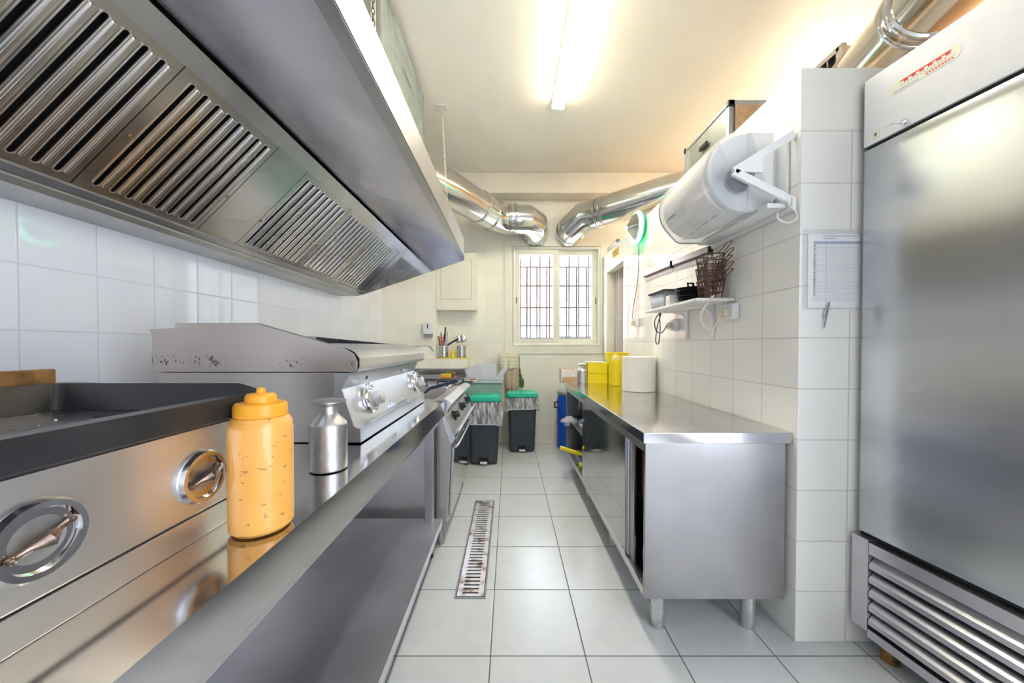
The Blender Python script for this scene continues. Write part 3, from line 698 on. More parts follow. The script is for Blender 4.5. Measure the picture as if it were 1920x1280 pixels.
def filt(y0, y1, nslots, m):
    b = bmesh.new(); y0 += .0015; y1 -= .0015; v0, v1 = .010, FL - .028
    oc = [b.verts.new(FP(v, y)) for v, y in ((v0, y0), (v1, y0), (v1, y1), (v0, y1))]
    ed = [b.edges.new((oc[i], oc[(i + 1) % 4])) for i in range(4)]; loops = []
    pitch = .0468; ys0 = (y0 + y1) / 2 - pitch * (nslots - 1) / 2
    for k in range(nslots):
        yc = ys0 + pitch * k
        L = stadium(yc, pitch * .40, v0 + .028, v1 - .028); vsn = [b.verts.new(FP(v, y)) for v, y in L]
        ed += [b.edges.new((vsn[i], vsn[(i + 1) % len(vsn)])) for i in range(len(vsn))]; loops.append((vsn, L))
    bmesh.ops.triangle_fill(b, edges=ed, use_beauty=True, use_dissolve=False)
    bmesh.ops.recalc_face_normals(b, faces=b.faces)
    for vsn, L in loops:
        B_ = [b.verts.new(FP(v, y, -.012)) for v, y in L]; n = len(vsn)
        for i in range(n): b.faces.new((vsn[i], vsn[(i + 1) % n], B_[(i + 1) % n], B_[i]))
    mb = MB(); mb.bm.free(); mb.bm = b
    mb2 = MB()
    for vsn, L in loops:
        mb2.tube([FP(v, y, .001) for v, y in L], .0028, 8, closed=True)
    for k in range(nslots):           # the convex ridge beside every slot
        yc = ys0 + pitch * (k + .42)
        e_ = pitch * .17; v_ = [v0 + .030 + e_ * (1 - math.cos(a * PI / 12)) for a in range(7)] + [v1 - .030 - e_ * (1 - math.cos(a * PI / 12)) for a in range(6, -1, -1)]; r_ = [max(.0005, e_ * math.sin(a * PI / 12)) for a in range(7)]; r_ = r_ + r_[::-1]
        pts = [Vector(FP(v, yc, -.0005)) for v in v_]
        mb2.tube(pts, r_, 12)
    me = bpy.data.meshes.new('t'); mb2.bm.to_mesh(me); mb2.bm.free(); mb.bm.from_mesh(me)
    return obj('grease_filter', mb, m, hd, keep=True, angle=40)
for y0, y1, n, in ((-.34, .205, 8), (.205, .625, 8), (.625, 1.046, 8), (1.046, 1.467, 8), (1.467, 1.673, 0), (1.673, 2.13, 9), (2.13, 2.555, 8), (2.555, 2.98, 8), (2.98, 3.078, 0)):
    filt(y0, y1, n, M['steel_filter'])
for y, v in ((1.02, .235), (1.07, .235), (1.455, .21), (1.68, .18), (2.14, .2)):
    mb = MB(); mb.lathe([(0, 0), (.006, 0), (.004, .003), (0, .0035)], FP(v, y, .0005), tuple(fn), 10); obj('filter_rivet', mb, M['rust'], hd)

# plenum on the hood, duct, chains
pl = thing('duct_plenum', 'galvanised metal duct box between the hood and the ceiling', 'duct box', (-1.05, 2.36, 2.34))
mb = MB(); mb.box(XL + .02, -.70, 1.89, 2.83, 2.34, 3.20, .004); obj('box_body', mb, M['galv_panel'], pl)
mb = MB()
for y in (1.892, 2.828): mb.box(-.705, -.688, y - .014, y + .014, 2.34, 3.20, .002)
mb.box(-.705, -.686, 1.88, 2.84, 3.18, 3.205, .002); mb.box(-.705, -.686, 1.88, 2.84, 2.338, 2.36, .002); obj('corner_flange', mb, M['galv'], pl)
mb = MB(); mb.box(-.698, -.694, 2.32, 2.50, 3.02, 3.028, .001); obj('sealant_streak', mb, M['grey'], pl)
def chain(p0, p1, name, label, mat=M['beige']):
    t = thing(name, label, 'chain', p0)
    p0 = Vector(p0); p1 = Vector(p1); L = (p1 - p0).length; n = int(L / .026); d = (p1 - p0).normalized(); s = d.orthogonal().normalized(); u = d.cross(s)
    mb = MB()
    for k in range(n):
        c = p0 + d * (L * (k + .5) / n); e = s if k % 2 else u
        mb.tube([c + d * (.017 * math.cos(a)) + e * (.007 * math.sin(a)) for a in [2 * PI * j / 10 for j in range(10)]], .0022, 5, closed=True)
    obj('chain_links', mb, mat, t)
    mb = MB(); mb.box(p0.x - .045, p0.x + .045, p0.y - .04, p0.y + .04, p0.z - .012, p0.z, .003); obj('ceiling_plate', mb, M['card_white'], t)
chain((-.575, 3.01, ZC), (-.53, 3.06, 2.225), 'hanging_chain', 'thin link chain from a square ceiling plate to the far end of the hood')
chain((-.60, 1.56, ZC), (-.60, 1.56, 2.268), 'hanging_chain', 'thin link chain above the hood near the duct box', M['bar'])
mb = MB(); mb.box(-.66, -.625, 1.60, 1.66, 2.30, ZC - .001, .003); obj('support_post', mb, M['concrete'], label='rough grey post from hood to ceiling beside the duct box', cat='post', loc=(-.64, 1.63, 2.3))

def duct(name, label, pts, r, rings, extra=None, loc=(0, 0, 0)):
    t = thing(name, label, 'duct', loc)
    mb = MB(); mb.tube(pts, r, 36); obj('duct_pipe', mb, M['galv'], t, angle=25)
    for (a, b) in rings:
        mb = MB(); a = Vector(a); b = Vector(b); d = (b - a).normalized()
        mb.lathe([(r, -.018), (r + .011, -.013), (r + .011, -.006), (r + .003, 0), (r + .011, .006), (r + .011, .013), (r, .018)], a, d, 36); obj('joint_ring', mb, M['galv'], t)
    return t
P1 = Vector((-.91, 2.86, 2.73)); P2 = Vector((-.20, 3.93, 2.665)); P3 = Vector((-.05, 4.03, 2.65)); P4 = Vector((.20, 4.06, 2.655)); P5 = Vector((.29, 4.14, 2.63)); P6 = Vector((.315, 4.29, 2.592))
duct('exhaust_duct', 'shiny round duct running from the hood box to the back wall, left of the two', [Vector((-.93, 2.836, 2.735)), Vector((-.93, 2.95, 2.735)), P1.lerp(P2, .5), P2, P3, Vector((.1, 4.045, 2.652)), P4, P5, P6, Vector((.31, 4.337, 2.588))], .165,
     [(P1.lerp(P2, .82), P2), (P2, P3), (Vector((0, 4.037, 2.651)), P4), (Vector((.06, 4.042, 2.652)), P4)], loc=(-.3, 3.8, 2.65))
Q1 = Vector((.73, 4.337, 2.575)); Q2 = Vector((.74, 4.17, 2.60)); Q3 = Vector((.85, 4.07, 2.68)); Q4 = Vector((1.02, 4.0, 2.715)); Q5 = Vector((1.80, 3.35, 2.74)); Q6 = Vector((2.2, 3.0, 2.745))
duct('exhaust_duct', 'shiny round duct bending into the back wall above the window, right of the two', [Q1, Vector((.73, 4.29, 2.578)), Q2, Q3, Q4, Q5, Q6, Vector((2.95, 2.9, 2.745))], .165, [(Q4, Q5), (Q4.lerp(Q5, .06), Q5), (Q2.lerp(Q1, .5), Q1)], loc=(1.2, 3.9, 2.7))
mb = MB(); mb.tube([(.20, 4.27, 2.49), (.23, 4.25, 2.455), (.30, 4.26, 2.44), (.38, 4.25, 2.45), (.44, 4.27, 2.50)], [.012, .02, .014, .022, .013], 8)
mb.box(.12, .24, 4.322, 4.338, 2.40, 2.50, .003); mb.sphere((.40, 4.29, 2.455), .028, 10); obj('foil_sealing', mb, M['alu'], label='crumpled foil and sealant under the left duct where it enters the wall', cat='sealant', loc=(.3, 4.3, 2.45))
R1 = Vector((2.03, 2.02, 2.74)); R2 = Vector((1.70, .80, 2.80)); R0 = Vector((1.45, -.2, 2.85))
rd = duct('supply_duct', 'large shiny round duct over the fridge reflecting the orange wall', [R1, R1.lerp(R2, .5), R2, R0], .165, [(R1.lerp(R2, .30), R2), (R1.lerp(R2, .34), R2), (R1.lerp(R2, .01), R2)], loc=(1.8, 1.3, 2.75))
mb = MB(); 
for k in range(9):
    y = 2.10 + k * .05
    mb.prism([(y, 2.50), (y + .008, 2.50), (y + .045, 2.92), (y + .037, 2.92)], 'x', 1.925, 1.945)
mb.box(1.92, 2.30, 2.06, 2.60, 2.47, 2.50, .002); mb.box(1.92, 2.30, 2.06, 2.60, 2.92, 2.95, .002); mb.box(1.92, 1.95, 2.04, 2.08, 2.47, 2.95, .002)
ob = obj('grille_slats', mb, M['steel'], rd)
mb = MB(); mb.box(1.95, 2.28, 2.07, 2.60, 2.50, 2.92); obj('grille_box', mb, M['gap'], rd)

# ------------------------------------------------------------ back-left sink corner
sk = thing('sink_unit', 'stainless steel sink unit in the back left corner under the tiled ledge', 'sink', (-.95, 3.6, 0))
mb = MB(); SZ = .85
mb.box(XL + .01, -.50, 3.12, 3.28, SZ - .03, SZ, .003); mb.box(XL + .01, -.50, 3.78, 4.01, SZ - .03, SZ, .003); mb.box(XL + .01, -1.2, 3.28, 3.78, SZ - .03, SZ, .003); mb.box(-.56, -.50, 3.28, 3.78, SZ - .03, SZ, .003)
mb.box(XL + .01, -.50, 4.0, 4.015, SZ, SZ + .08, .003)
obj('sink_top', mb, M['steel_top'], sk)
mb = MB(); mb.box(-1.2, -.56, 3.28, 3.78, SZ - .25, SZ - .24); mb.box(-1.2, -1.195, 3.28, 3.78, SZ - .24, SZ - .005); mb.box(-.565, -.56, 3.28, 3.78, SZ - .24, SZ - .005); mb.box(-1.195, -.565, 3.28, 3.285, SZ - .24, SZ - .005); mb.box(-1.195, -.565, 3.775, 3.78, SZ - .24, SZ - .005)
obj('basin', mb, M['steel_dark'], sk)
mb = MB(); mb.box(-.53, -.505, 3.14, 3.98, SZ - .10, SZ - .031, .002); obj('apron_rail', mb, M['steel'], sk)
for (x, y) in ((-.53, 3.15), (-.53, 3.97), (-1.46, 3.15), (-1.46, 3.97)):
    mb = MB(); mb.box(x - .018, x + .018, y - .018, y + .018, 0, SZ - .031, .003); obj('leg', mb, M['steel_z'], sk)
fc = thing('faucet', 'tall curved chrome faucet standing over the sink', 'faucet', (-1.12, 3.83, SZ))
mb = MB(); mb.cyl((-1.12, 3.83, SZ), (-1.12, 3.83, SZ + .03), .026, .02, 20); mb.tube(smoothpath([(-1.12, 3.83, SZ + .03), (-1.12, 3.82, 1.10), (-1.05, 3.78, 1.185), (-.90, 3.70, 1.205), (-.835, 3.665, 1.19), (-.80, 3.65, 1.14), (-.795, 3.65, 1.09)], 6), .011, 10)
obj('spout', mb, M['chrome'], fc)
mb = MB(); mb.tube([(-1.12, 3.80, .90), (-1.05, 3.75, .935)], [.008, .006], 8); obj('lever', mb, M['chrome'], fc)
sg = thing('scrubbing_sponge', 'small orange sponge on the back rim of the sink', 'sponge', (-.70, 3.86, SZ + .001))
mb = MB(); mb.box(-.76, -.645, 3.83, 3.89, SZ + .001, SZ + .03, .006); mb.box(-.755, -.65, 3.832, 3.888, SZ + .030, SZ + .040, .003, mi=1); obj('sponge_block', mb, [M['orange'], M['lime']], sg)
# wall cupboard
wc = thing('wall_cupboard', 'cream wall cupboard with a recessed flat door on the back wall', 'cupboard', (-.63, 4.27, 1.62))
wx0, wx1, wy0, wy1, wz0, wz1 = -.868, -.398, 4.15, 4.335, 1.625, 2.30
mb = MB(); mb.box(wx0, wx1, wy0, wy1, wz0, wz1, .004); obj('cupboard_body', mb, M['cream'], wc)
mb = MB(); mb.box(wx0 + .055, wx1 - .055, wy0 - .010, wy0 - .0005, wz0 + .13, wz1 - .08, .003); obj('cupboard_door', mb, M['cream'], wc)
mb = MB(); mb.box(wx0 + .0525, wx1 - .0525, wy0 - .002, wy0 - .0004, wz0 + .1275, wz1 - .0775); obj('door_seam', mb, M['rust'], wc)
sd = thing('soap_dispenser', 'small white and grey soap dispenser on the pilaster by the sink', 'soap dispenser', (-.94, 4.1, 1.30))
mb = MB(); mb.prism(rrect(-1.0, -.895, 1.335, 1.475, .02), 'y', 4.05, 4.129, bev=.004); obj('dispenser_body', mb, M['white'], sd)
mb = MB(); mb.prism([(-.995, 1.334), (-.90, 1.334), (-.91, 1.295), (-.985, 1.295)], 'y', 4.06, 4.129, bev=.003); obj('push_lever', mb, M['grey'], sd)
mb = MB(); mb.box(-.953, -.942, 4.047, 4.0495, 1.40, 1.45); obj('level_window', mb, M['gap'], sd)
# tray, utensil pots
LZ = 1.0535
mb = MB(); mb.prism(rrect(-.83, -.49, 4.06, 4.30, .03), 'z', LZ, LZ + .010, bev=.003); obj('yellow_tray', mb, M['yellow'], label='flat yellow tray under the utensil pots on the ledge', cat='tray', loc=(-.66, 4.18, LZ))
def pot(x, y, label):
    t = thing('utensil_pot', label, 'utensil pot', (x, y, LZ + .011))
    mb = MB(); mb.lathe([(0, 0), (.052, 0), (.055, .004), (.055, .135), (.057, .137), (.053, .137), (.052, .006), (0, .006)], (x, y, LZ + .011), (0, 0, 1), 36); obj('pot_body', mb, M['perf'], t)
pot(-.775, 4.12, 'perforated steel pot of knives and red handled tools on the yellow tray')
pot(-.565, 4.12, 'perforated steel pot of ladles and whisk on the yellow tray')
def tool(name, label, cat, p0, p1, r, m, head=None, hm=None, r1=None):
    t = thing(name, label, cat, p0); mb = MB(); mb.tube([p0, Vector(p0).lerp(Vector(p1), .5), p1], [r, r, r1 or r], 8); obj('handle' if name != 'chopping_stick' else 'stick', mb, m, t)
    if head: obj(head[0], head[1], hm, t)
zb = LZ + .02
for i, (dx, h, c, nm, lb, ct) in enumerate(((-.035, .24, M['rustwire'], 'kitchen_knife', 'knife with brown handle leaning left in the left utensil pot', 'knife'),
        (-.022, .285, M['grey'], 'metal_tongs', 'tall grey tongs handle in the left utensil pot', 'tongs'), (-.012, .20, M['red'], 'kitchen_scissors', 'red handled scissors in the left utensil pot', 'scissors'),
        (.004, .26, M['olive'], 'kitchen_knife', 'dark green handled knife in the middle of the left utensil pot', 'knife'), (.016, .345, M['black'], 'carving_knife', 'tallest black handled knife in the left utensil pot', 'knife'),
        (.034, .30, M['alu'], 'serving_fork', 'thin steel fork handle at the right of the left utensil pot', 'fork'))):
    x = -.775 + dx; y = 4.12 + (.018 if i % 2 else -.018)
    p0 = (x * .5 + -.775 * .5, y, zb); p1 = (x + dx * .6, y, zb + h)
    t = thing(nm, lb, ct, p0); mb = MB()
    pa = Vector(p0).lerp(Vector(p1), .5)
    mb.tube([p0, pa], [.004, .006], 6); obj('blade', mb, M['alu'], t)
    mb = MB(); mb.tube([pa, pa.lerp(Vector(p1), .5), p1], [.009, .011, .009], 8)
    if c is M['red']:
        for s in (-1, 1): mb.tube([Vector(p1) + Vector((s * .018 + .016 * math.cos(a), 0, .0 + .024 * math.sin(a))) for a in [2 * PI * j / 12 for j in range(12)]], .005, 6, closed=True)
    obj('handle', mb, c, t)
t = thing('kitchen_knife', 'black handled knife leaning right between the two utensil pots', 'knife', (-.75, 4.10, zb)); mb = MB(); mb.tube([(-.75, 4.10, zb), (-.722, 4.09, zb + .135)], .004, 6); obj('blade', mb, M['alu'], t)
mb = MB(); mb.tube([(-.722, 4.09, zb + .135), (-.64, 4.085, zb + .185), (-.60, 4.08, zb + .205)], .010, 8); obj('handle', mb, M['black'], t)
for (dx, hh, nm, lb) in ((-.022, .20, 'ladle', 'deep steel ladle head in the right utensil pot'), (.010, .21, 'skimmer', 'flat steel skimmer in the right utensil pot')):
    x = -.565 + dx; y = 4.12; t = thing(nm, lb, nm, (x, y, zb)); mb = MB(); mb.tube([(x, y, zb), (x + dx * .4, y, zb + hh * .7)], .004, 6); obj('handle', mb, M['alu'], t)
    mb = MB(); mb.sphere((x + dx * .6, y - .01, zb + hh), .036, 16, (1, .4, 1.25)); obj('ladle_bowl' if nm == 'ladle' else 'skimmer_disc', mb, M['steel'], t)
t = thing('whisk', 'balloon whisk at the right of the right utensil pot', 'whisk', (-.54, 4.14, zb)); mb = MB(); mb.tube([(-.545, 4.14, zb), (-.535, 4.14, zb + .12)], .006, 6); obj('handle', mb, M['steel'], t)
mb = MB()
for k in range(5):
    a = PI * k / 5; ex = Vector((math.cos(a), math.sin(a), 0)); mb.tube([Vector((-.53, 4.14, zb + .165)) + ex * (.034 * math.cos(b)) + Vector((0, 0, .055 * math.sin(b))) for b in [2 * PI * j / 16 for j in range(16)]], .0013, 4, closed=True)
obj('whisk_wires', mb, M['chrome'], t)
mb = MB(); mb.lathe([(0, 0), (.024, 0), (.026, .01), (.026, .06), (.014, .075), (.012, .09), (0, .092)], (-.668, 4.12, LZ + .011), (0, 0, 1), 20); obj('small_bottle', mb, M['yellow'], label='small yellow bottle standing between the two utensil pots', cat='bottle', loc=(-.668, 4.12, LZ + .011))

# ------------------------------------------------------------ tub on a low stand, lids, towel
st = thing('low_stand', 'low steel stand under the translucent green tub', 'stand', (-.28, 3.93, 0))
mb = MB(); mb.box(-.44, -.12, 3.86, 4.14, .42, .45, .003); obj('stand_top', mb, M['steel'], st)
for x in (-.41, -.20):
    for y in (3.875, 4.125): mb = MB(); mb.box(x - .012, x + .012, y - .012, y + .012, 0, .42, .002); obj('leg', mb, M['steel_z'], st)
tb = thing('storage_tub', 'large translucent green tub with a red striped clip behind the near bin', 'tub', (-.28, 3.96, .451))
mb = MB(); bz, tz = .4515, .842
lo = rrect(-.455, -.105, 3.80, 4.14, .03); hi = rrect(-.480, -.085, 3.78, 4.16, .03)
A = [mb.bm.verts.new((x, y, bz)) for x, y in lo]; B = [mb.bm.verts.new((x, y, tz)) for x, y in hi]; n = len(A); mb.bm.faces.new(A)
for i in range(n): mb.bm.faces.new((A[i], A[(i + 1) % n], B[(i + 1) % n], B[i]))
o = obj('tub_body', mb, M['tub'], tb); o.modifiers.new('s', 'SOLIDIFY').thickness = -.004
mb = MB(); hi2 = rrect(-.490, -.075, 3.77, 4.17, .03); mb.tube([(x, y, tz) for x, y in hi2], .010, 6, closed=True); mb.box(-.488, -.077, 3.768, 3.776, tz - .045, tz, .002); obj('tub_rim', mb, M['lid_clear'], tb)
mb = MB(); mb.box(-.455, -.345, 3.758, 3.768, tz - .035, tz + .008, .008); cl = obj('rim_clip', mb, M['card_white'], tb)
mb = MB(); mb.box(-.435, -.36, 3.7545, 3.7575, tz - .006, tz + .004, .001); obj('red_stripe', mb, M['red'], cl)
for k, (x0, w, tl, yy, lb) in enumerate(((-.44, .17, -.5, 3.835, 'frosted plastic lid leaning left out of the green tub'), (-.36, .22, .0, 3.90, 'upright frosted plastic container in the middle of the green tub'), (-.14, .05, .6, 3.795, 'narrow frosted lid leaning right out of the green tub'))):
    mb = MB(); mb.box(-w / 2, w / 2, -.01 if k != 1 else -.05, .01 if k != 1 else .05, -.17, .14, .006, M=Matrix.Translation((x0 + w / 2, yy + .02 * k, .85)) @ Matrix.Rotation(tl, 4, 'Y') @ Matrix.Rotation(-.15, 4, 'X'))
    obj('plastic_sheet' if k != 1 else 'plastic_container', mb, M['lid_clear'], label=lb, cat='lid' if k != 1 else 'container', loc=(x0 + w / 2, yy, .70))
rl = thing('towel_rail', 'short steel rail on the back wall holding the towels', 'rail', (.0, 4.26, 1.07))
mb = MB(); mb.tube([(-.11, 4.338, 1.072), (-.11, 4.25, 1.072), (.12, 4.25, 1.072), (.12, 4.338, 1.072)], .006, 8); obj('rail_bar', mb, M['chrome'], rl)
def cloth(name, x0, x1, zt, zf, zb_, y, amp, m, label, th=.006):
    mb = MB(); nx = 22; prof = []
    for k in range(9): prof.append((y - .018 - amp, zf + (zt - zf) * k / 8))
    for k in range(1, 6): a = PI * k / 6; prof.append((y - .018 * math.cos(a), zt + .018 * math.sin(a)))
    for k in range(7): prof.append((y + .02, zt + (zb_ - zt) * k / 6))
    g = []
    for i in range(nx + 1):
        t = i / nx; row = []
        for j, (yy, zz) in enumerate(prof):
            w = max(0, (zt - zz)) / (zt - zf + 1e-6)
            row.append(mb.bm.verts.new((x0 + (x1 - x0) * t + .02 * w * math.sin(5 * t + 1) , yy + .014 * w * math.sin(t * 13 + 2), zz + (.01 * math.sin(7 * t) if j == 0 else 0))))
        g.append(row)
    for i in range(nx):
        for j in range(len(prof) - 1): mb.bm.faces.new((g[i][j], g[i + 1][j], g[i + 1][j + 1], g[i][j + 1]))
    o = obj(name, mb, m, keep=True, angle=80, label=label, cat='towel', loc=((x0 + x1) / 2, y, zf)); o.modifiers.new('s', 'SOLIDIFY').thickness = th
cloth('ribbed_cloth', -.055, .11, 1.074, .64, .80, 4.25, .004, M['cloth'], 'long tan ribbed cloth hanging on the back wall rail behind the bins')
cloth('striped_towel', -.125, .10, 1.094, .925, .96, 4.248, .020, M['towel'], 'cream striped towel folded over the top of the tan cloth', .018)
mb = MB(); mb.tube(smoothpath([(.125, 4.235, .92), (.13, 4.22, .85), (.145, 4.21, .79), (.15, 4.21, .73), (.135, 4.215, .70)], 4), [.012] * 4 + [.018] * 4 + [.028] * 6 + [.030, .026, .010], 10)
mb.tube([(.125, 4.235, .92), (.12, 4.25, 1.07)], .004, 6); obj('rubber_glove', mb, M['olive'], label='dark olive rubber glove hanging beside the tan cloth', cat='glove', loc=(.14, 4.22, .70))

# ------------------------------------------------------------ pedal bins
def ring(mb, L, z): return [mb.bm.verts.new((x, y, z)) for x, y in L]
def loft(mb, rings, cap0=False, cap1=False):
    n = len(rings[0])
    for A, B in zip(rings, rings[1:]):
        for i in range(n): mb.bm.faces.new((A[i], A[(i + 1) % n], B[(i + 1) % n], B[i]))
    if cap0: mb.bm.faces.new(rings[0][::-1])
    if cap1: mb.bm.faces.new(rings[-1])
def pedal_bin(x, y, h, w, d, label, bag=1.0, rz=0):
    t = thing('pedal_bin', label, 'bin', (x, y, 0), 'green lidded pedal bins at the end of the aisle')
    a, b = w / 2, d / 2; mb = MB(); hb = h - .06
    R = [ring(mb, rrect(x - a * .80, x + a * .80, y - b * .80, y + b * .80, .03), .012), ring(mb, rrect(x - a * .82, x + a * .82, y - b * .82, y + b * .82, .03), .03),
         ring(mb, rrect(x - a * .97, x + a * .97, y - b * .97, y + b * .97, .04), hb - .02), ring(mb, rrect(x - a, x + a, y - b, y + b, .04), hb)]
    loft(mb, R, True, True)
    obj('bin_body', mb, M['bin_grey'], t)
    mb = MB(); mb.box(x - .035, x + .035, y - b * .80 - .045, y - b * .80 + .05, .018, .034, .004); obj('pedal', mb, M['paper'], t)
    mb = MB(); mb.prism([(x - .055, .012), (x - .04, .075), (x + .04, .075), (x + .055, .012)], 'y', y - b * .83 - .004, y - b * .83 + .02); obj('pedal_recess', mb, M['gap'], t)
    mb = MB(); o = 1.06
    R = [ring(mb, rrect(x - a * o, x + a * o, y - b * o, y + b * o, .05), hb + .003), ring(mb, rrect(x - a * 1.08, x + a * 1.08, y - b * 1.08, y + b * 1.08, .055), hb + .018),
         ring(mb, rrect(x - a * 1.02, x + a * 1.02, y - b * 1.02, y + b * 1.02, .055), hb + .045), ring(mb, rrect(x - a * .80, x + a * .80, y - b * .75, y + b * .80, .06), h - .004), ring(mb, rrect(x - a * .5, x + a * .5, y - b * .45, y + b * .5, .05), h)]
    loft(mb, R, True, True); ld = obj('bin_lid', mb, M['green'], t, angle=50)
    mb = MB(); mb.box(x + .004, x + .010, y - b * .9, y + b * .7, h - .004, h + .004, .002); obj('lid_seam', mb, M['green'], ld)
    # liner bag folded over the rim, crinkled
    mb = MB(); n = 72; rows = []
    for j, (z, o) in enumerate(((hb - .002, 1.03), (hb - .045 * bag, 1.10), (hb - .10 * bag, 1.13), (hb - .15 * bag, 1.06), (hb - .17 * bag, 1.09))):
        L = rrect(x - a * o, x + a * o, y - b * o, y + b * o, .05, 17); row = []
        for i, (px, py) in enumerate(L):
            k = .011 * math.sin(i * 1.3 + j * .6) * (j / 3) + .008 * math.sin(i * .55 + j) + random.uniform(-.004, .004)
            dx, dy = px - x, py - y; s = 1 + k / max(.05, math.hypot(dx, dy)) * (1 if j else 0)
            row.append(mb.bm.verts.new((x + dx * s, y + dy * s, z + (.018 * math.sin(i * .22 + x * 9) * (j / 4) + random.uniform(-.004, .004) if j else 0))))
        rows.append(row)
    hem = [v.co.copy() for v in rows[-1]]
    loft(mb, rows); bl = obj('bin_liner', mb, M['liner'], t, angle=60, wn_=False)
    mb = MB(); mb.tube(hem, .005, 5, closed=True); obj('liner_hem', mb, M['lid_clear'], bl)
pedal_bin(-.258, 3.62, .70, .33, .28, 'nearer green lidded grey pedal bin beside the cooker, half hidden by a big liner bag', 1.3)
pedal_bin(.145, 4.04, .68, .34, .28, 'farther green lidded grey pedal bin below the window wall, right of the other', .8)

# ------------------------------------------------------------ blue drum
bx_, by_ = .735, 4.10
dm = thing('storage_drum', 'blue plastic drum with a clamp ring behind the steel counter', 'drum', (bx_, by_, 0))
mb = MB(); mb.lathe([(0, 0), (.165, 0), (.175, .015), (.175, .28), (.180, .30), (.175, .32), (.175, .56), (.165, .62), (.155, .64)], (bx_, by_, 0), (0, 0, 1), 40); obj('drum_body', mb, M['blue'], dm)
mb = MB(); mb.lathe([(.158, .635), (.172, .637), (.176, .65), (.172, .668), (.155, .672), (.0, .668)], (bx_, by_, 0), (0, 0, 1), 40); obj('drum_lid', mb, M['grey'], dm)
mb = MB(); mb.tube([(bx_ - .17, by_ - .05, .55), (bx_ - .21, by_ - .06, .545), (bx_ - .21, by_ - .07, .49), (bx_ - .17, by_ - .06, .48)], .009, 8); obj('drum_handle', mb, M['black'], dm)

# ------------------------------------------------------------ floor drain
fd_ = thing('floor_drain', 'long narrow stainless floor drain grate in the aisle', 'drain', (-.19, 2.17, 0))
dx0, dx1, dy0, dy1 = -.264, -.112, 1.64, 2.69
mb = MB(); mb.box(dx0, dx0 + .008, dy0, dy1, .0003, .004); mb.box(dx1 - .008, dx1, dy0, dy1, .0003, .004); mb.box(dx0 + .008, dx1 - .008, dy0, dy0 + .008, .0003, .004); mb.box(dx0 + .008, dx1 - .008, dy1 - .008, dy1, .0003, .004)
obj('drain_frame', mb, M['grey'], fd_)
mb = MB(); mb.box(dx0 + .008, dx1 - .008, dy0 + .008, dy1 - .008, .0003, .0012); obj('drain_channel', mb, M['gap'], fd_)
b = bmesh.new(); ed = []
def lp(L):
    v = [b.verts.new((x, y, .005)) for x, y in L]; return [b.edges.new((v[i], v[(i + 1) % len(v)])) for i in range(len(v))]
ed += lp([(dx0 + .012, dy0 + .012), (dx1 - .012, dy0 + .012), (dx1 - .012, dy1 - .012), (dx0 + .012, dy1 - .012)])
for k in range(36):
    y = dy0 + .035 + k * (dy1 - dy0 - .07) / 35; ed += lp(rrect(dx0 + .036, dx1 - .036, y - .0055, y + .0055, .0054, 3))
bmesh.ops.triangle_fill(b, edges=ed, use_beauty=True)
ex = bmesh.ops.extrude_face_region(b, geom=b.faces[:]); bmesh.ops.translate(b, vec=(0, 0, -.003), verts=[v for v in ex['geom'] if isinstance(v, bmesh.types.BMVert)])
mb = MB(); mb.bm.free(); mb.bm = b; obj('drain_grate', mb, M['drain'], fd_)

# ------------------------------------------------------------ right counter cabinet
cn = thing('steel_counter', 'long stainless steel counter cabinet with sliding doors along the right wall', 'counter', (.86, 2.42, 0))
cx0, cy0, cy1, cz = .548, 1.42, 3.43, .845
mb = MB(); mb.box(cx0, XR - .002, cy0, cy1, cz - .045, cz, .003); obj('countertop', mb, M['steel_top'], cn)
bx0 = cx0 + .012; bz = .150
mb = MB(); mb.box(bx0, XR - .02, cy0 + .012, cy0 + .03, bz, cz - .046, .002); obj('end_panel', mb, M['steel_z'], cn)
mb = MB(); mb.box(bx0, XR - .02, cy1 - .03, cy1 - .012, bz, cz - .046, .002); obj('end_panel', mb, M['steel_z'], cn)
mb = MB(); mb.box(bx0, XR - .02, cy0 + .031, cy1 - .031, bz, bz + .035, .002); obj('cabinet_floor', mb, M['steel'], cn)
mb = MB(); mb.box(XR - .03, XR - .02, cy0 + .031, cy1 - .031, bz + .036, cz - .046); obj('back_panel', mb, M['steel_dark'], cn)
mb = MB(); mb.box(bx0, bx0 + .02, cy0 + .031, cy1 - .031, cz - .085, cz - .047, .002); obj('front_rail', mb, M['steel'], cn)
mb = MB(); mb.box(bx0 + .05, XR - .031, 2.66, 2.675, bz + .036, cz - .086); obj('divider', mb, M['steel_z'], cn)
mb = MB(); mb.box(bx0 + .012, XR - .031, 2.676, cy1 - .031, .485, .500, .002); obj('open_shelf', mb, M['steel'], cn)
mb = MB(); mb.box(bx0 + .06, XR - .031, cy0 + .031, 2.659, .485, .495, .002); obj('inner_shelf', mb, M['steel_dark'], cn)
mb = MB(); mb.box(bx0 + .001, bx0 + .012, 1.685, 2.675, bz + .036, cz - .086, .002); dA = obj('sliding_door', mb, M['door_steel'], cn)
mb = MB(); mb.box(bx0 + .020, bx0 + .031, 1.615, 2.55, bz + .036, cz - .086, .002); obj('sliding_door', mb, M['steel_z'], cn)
mb = MB(); mb.box(bx0 + .012, bx0 + .019, 1.67, 1.684, bz + .04, cz - .088, .001); obj('door_edge_channel', mb, M['chrome'], dA)
for y in (cy0 + .06, 2.1, 2.75, cy1 - .06):
    for x in (.635, 1.02):
        mb = MB(); mb.lathe([(0, 0), (.024, 0), (.027, .010), (.027, .035), (.0285, .036), (.0285, .149), (0, .149)], (x, y, 0), (0, 0, 1), 24); obj('leg', mb, M['alu'], cn)
